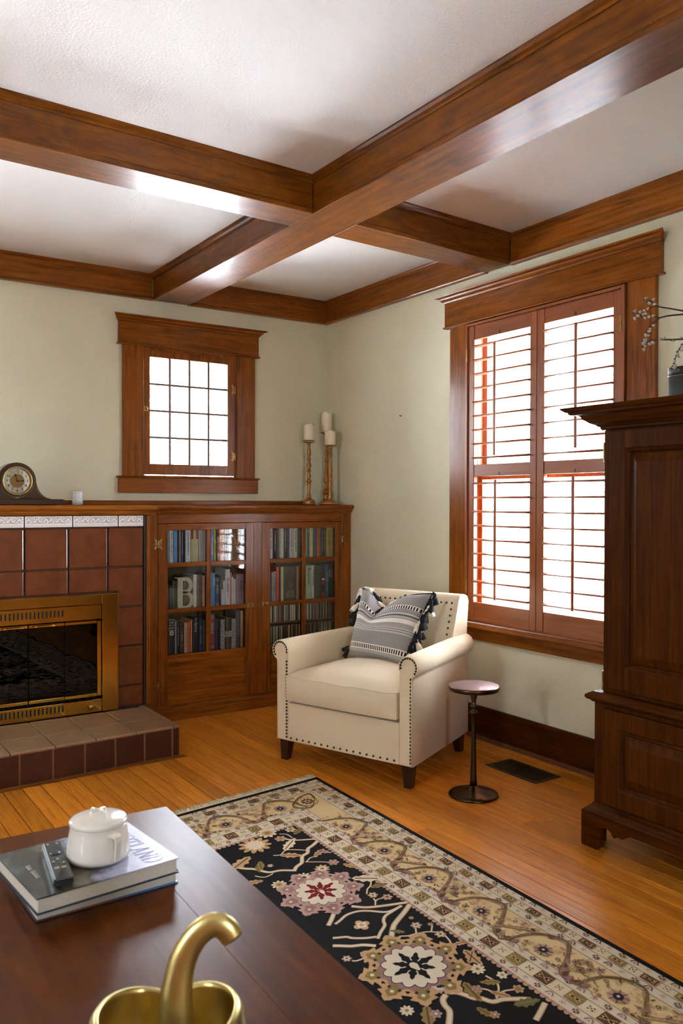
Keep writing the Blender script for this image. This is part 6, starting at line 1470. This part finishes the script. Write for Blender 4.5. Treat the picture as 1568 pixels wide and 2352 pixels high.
for Z, x, y, L_, an, m_ in ((ZA, 50, 690, .12, 1.1, TAN), (ZA, 130, 730, .07, .4, OLV), (ZA, 290, 680, .09, -.9, TAN), (ZA, 330, 640, .10, -2.2, CRM), (ZA, 575, 690, .07, -2.0, TAN), (ZA, 600, 640, .06, -.6, ROS), (ZA, 880, 870, .11, -.9, CRM), (ZA, 1030, 945, .07, -1.3, OLV), (ZA, 410, 510, .07, -2.1, OLV), (ZA, 100, 770, .05, .2, OLV), (ZA, 810, 750, .06, -.4, TAN), (ZA, 160, 890, .07, 1.9, TAN), (ZBm, 1060, 520, .09, .1, TAN), (ZBm, 1110, 640, .07, -2.2, TAN), (ZBm, 1060, 800, .09, .2, OLV), (ZBm, 740, 1000, .09, .6, OLV), (ZBm, 1490, 1000, .08, -1.2, GRN), (ZBm, 560, 370, .05, 2.4, GRN), (ZBm, 180, 560, .06, -1.2, GRN), (ZBm, 970, 480, .05, -1.3, TAN), (ZBm, 1170, 1020, .06, -.2, OLV), (ZBm, 1380, 800, .06, 2.2, OLV), (ZBm, 1470, 930, .06, 2.6, TAN)):
    p, q = Z(x, y); leaf(p, q, L_, L_*.24, an, 18, m_, 4, BRN if m_ != GRN else OLV)
def big(Z, x, y, R_, m_o, m_s, core, n, rot):
    p, q = Z(x, y)
    for k in range(n):
        a_ = rot+2*PI*k/n; leaf(p+R_*.42*math.cos(a_), q+R_*.42*math.sin(a_), R_*.62, R_*.31, a_, 20+(k % 2), m_o, 5)
        pc_, qc_ = p+R_*.70*math.cos(a_), q+R_*.70*math.sin(a_); leaf(p+R_*.56*math.cos(a_), q+R_*.56*math.sin(a_), R_*.36, R_*.16, a_, 22, m_s, 2)
        for dt in (-.10, .10): ell(pc_-dt*R_*math.sin(a_), qc_+dt*R_*math.cos(a_), R_*.035, R_*.035, 23, NVY if core == BLK else MAU, 6)
        ell(pc_+R_*.08*math.cos(a_), qc_+R_*.08*math.sin(a_), R_*.04, R_*.04, 23, PAL, 6)
    blob(p, q, R_*.66, n*2, .10, 24, MAU if core == BLK else ROS); blob(p, q, R_*.60, 14, .14, 25, BLK if core == BLK else BRN); blob(p, q, R_*.585, 14, .16, 26, PAL)
    for k in range(8):
        a_ = rot+.3+2*PI*k/8; leaf(p+R_*.03*math.cos(a_), q+R_*.03*math.sin(a_), R_*(.42 if k % 2 else .36), R_*.085, a_, 27, core, 3)
    ell(p, q, R_*.10, R_*.08, 28, OLV if core == RED else PAL, 8); ell(p+R_*.07, q, R_*.09, R_*.05, 28, CRM, 8)
big(ZA, 628, 978, .150, ROS, MAU, RED, 9, .2); big(ZBm, 636, 665, .163, TAN, OLV, BLK, 9, .5)
for p, q, R_, c in ((2.35, .78, .155, RED), (2.85, .62, .14, BLK), (2.7, 1.15, .15, RED)):
    big(lambda x, y: (p, q), 0, 0, R_, TAN if c == BLK else ROS, OLV if c == BLK else MAU, c, 9, .4)
_nv = len(pat.v); _mp = {}                              # the far half of the field mirrors the near half
for fi_ in range(_f0, len(pat.f)):
    nf = []
    for i_ in pat.f[fi_]:
        if i_ not in _mp:
            v_ = pat.v[i_]; p_, q_ = rloc(v_); c_ = RC+R1*p_+R2*(RQ_-q_+.06); _mp[i_] = len(pat.v); pat.v.append(Vector((c_.x, c_.y, v_.z)))
        nf.append(_mp[i_])
    pat.f.append(nf[::-1]); pat.mi.append(pat.mi[fi_]); pat.sm.append(False)
o = build(pat, 'woven_pattern', RM, rug, recalc=False); o['kind'] = 'stuff'
fb = MB(); rg = random.Random(2)
for side in (0, 1):
    q = .004
    while q < RQ_-.004:
        for lay in range(2):
            p0 = .020 if side == 0 else RP_; d_ = -1 if side == 0 else 1; L_ = rg.uniform(.035, .058); sk_ = rg.uniform(-.012, .012); r = .0019
            a_ = RC+R1*p0+R2*(q+rg.uniform(-.002, .002)); b_ = RC+R1*(p0+d_*L_*.5)+R2*(q+sk_*.4); c = RC+R1*(p0+d_*L_)+R2*(q+sk_)
            fb.tube([(a_.x, a_.y, .004), (b_.x, b_.y, .0035+lay*.004+rg.uniform(0, .003)), (c.x, c.y, .002+lay*.002)], [r, r*1.2, r*.9], 4)
        q += .0042
fm_ = plain('fringe_yarn', srgb(214, 198, 164), .95); o = build(fb, 'fringe', fm_, rug); o['kind'] = 'stuff'
build(MB().prism([RG(a, b_, 0)[:2] for a, b_ in ((.008, 0), (.0199, 0), (.0199, RQ_), (.008, RQ_))], 'z', .0004, .0065), 'selvedge', fm_, rug)
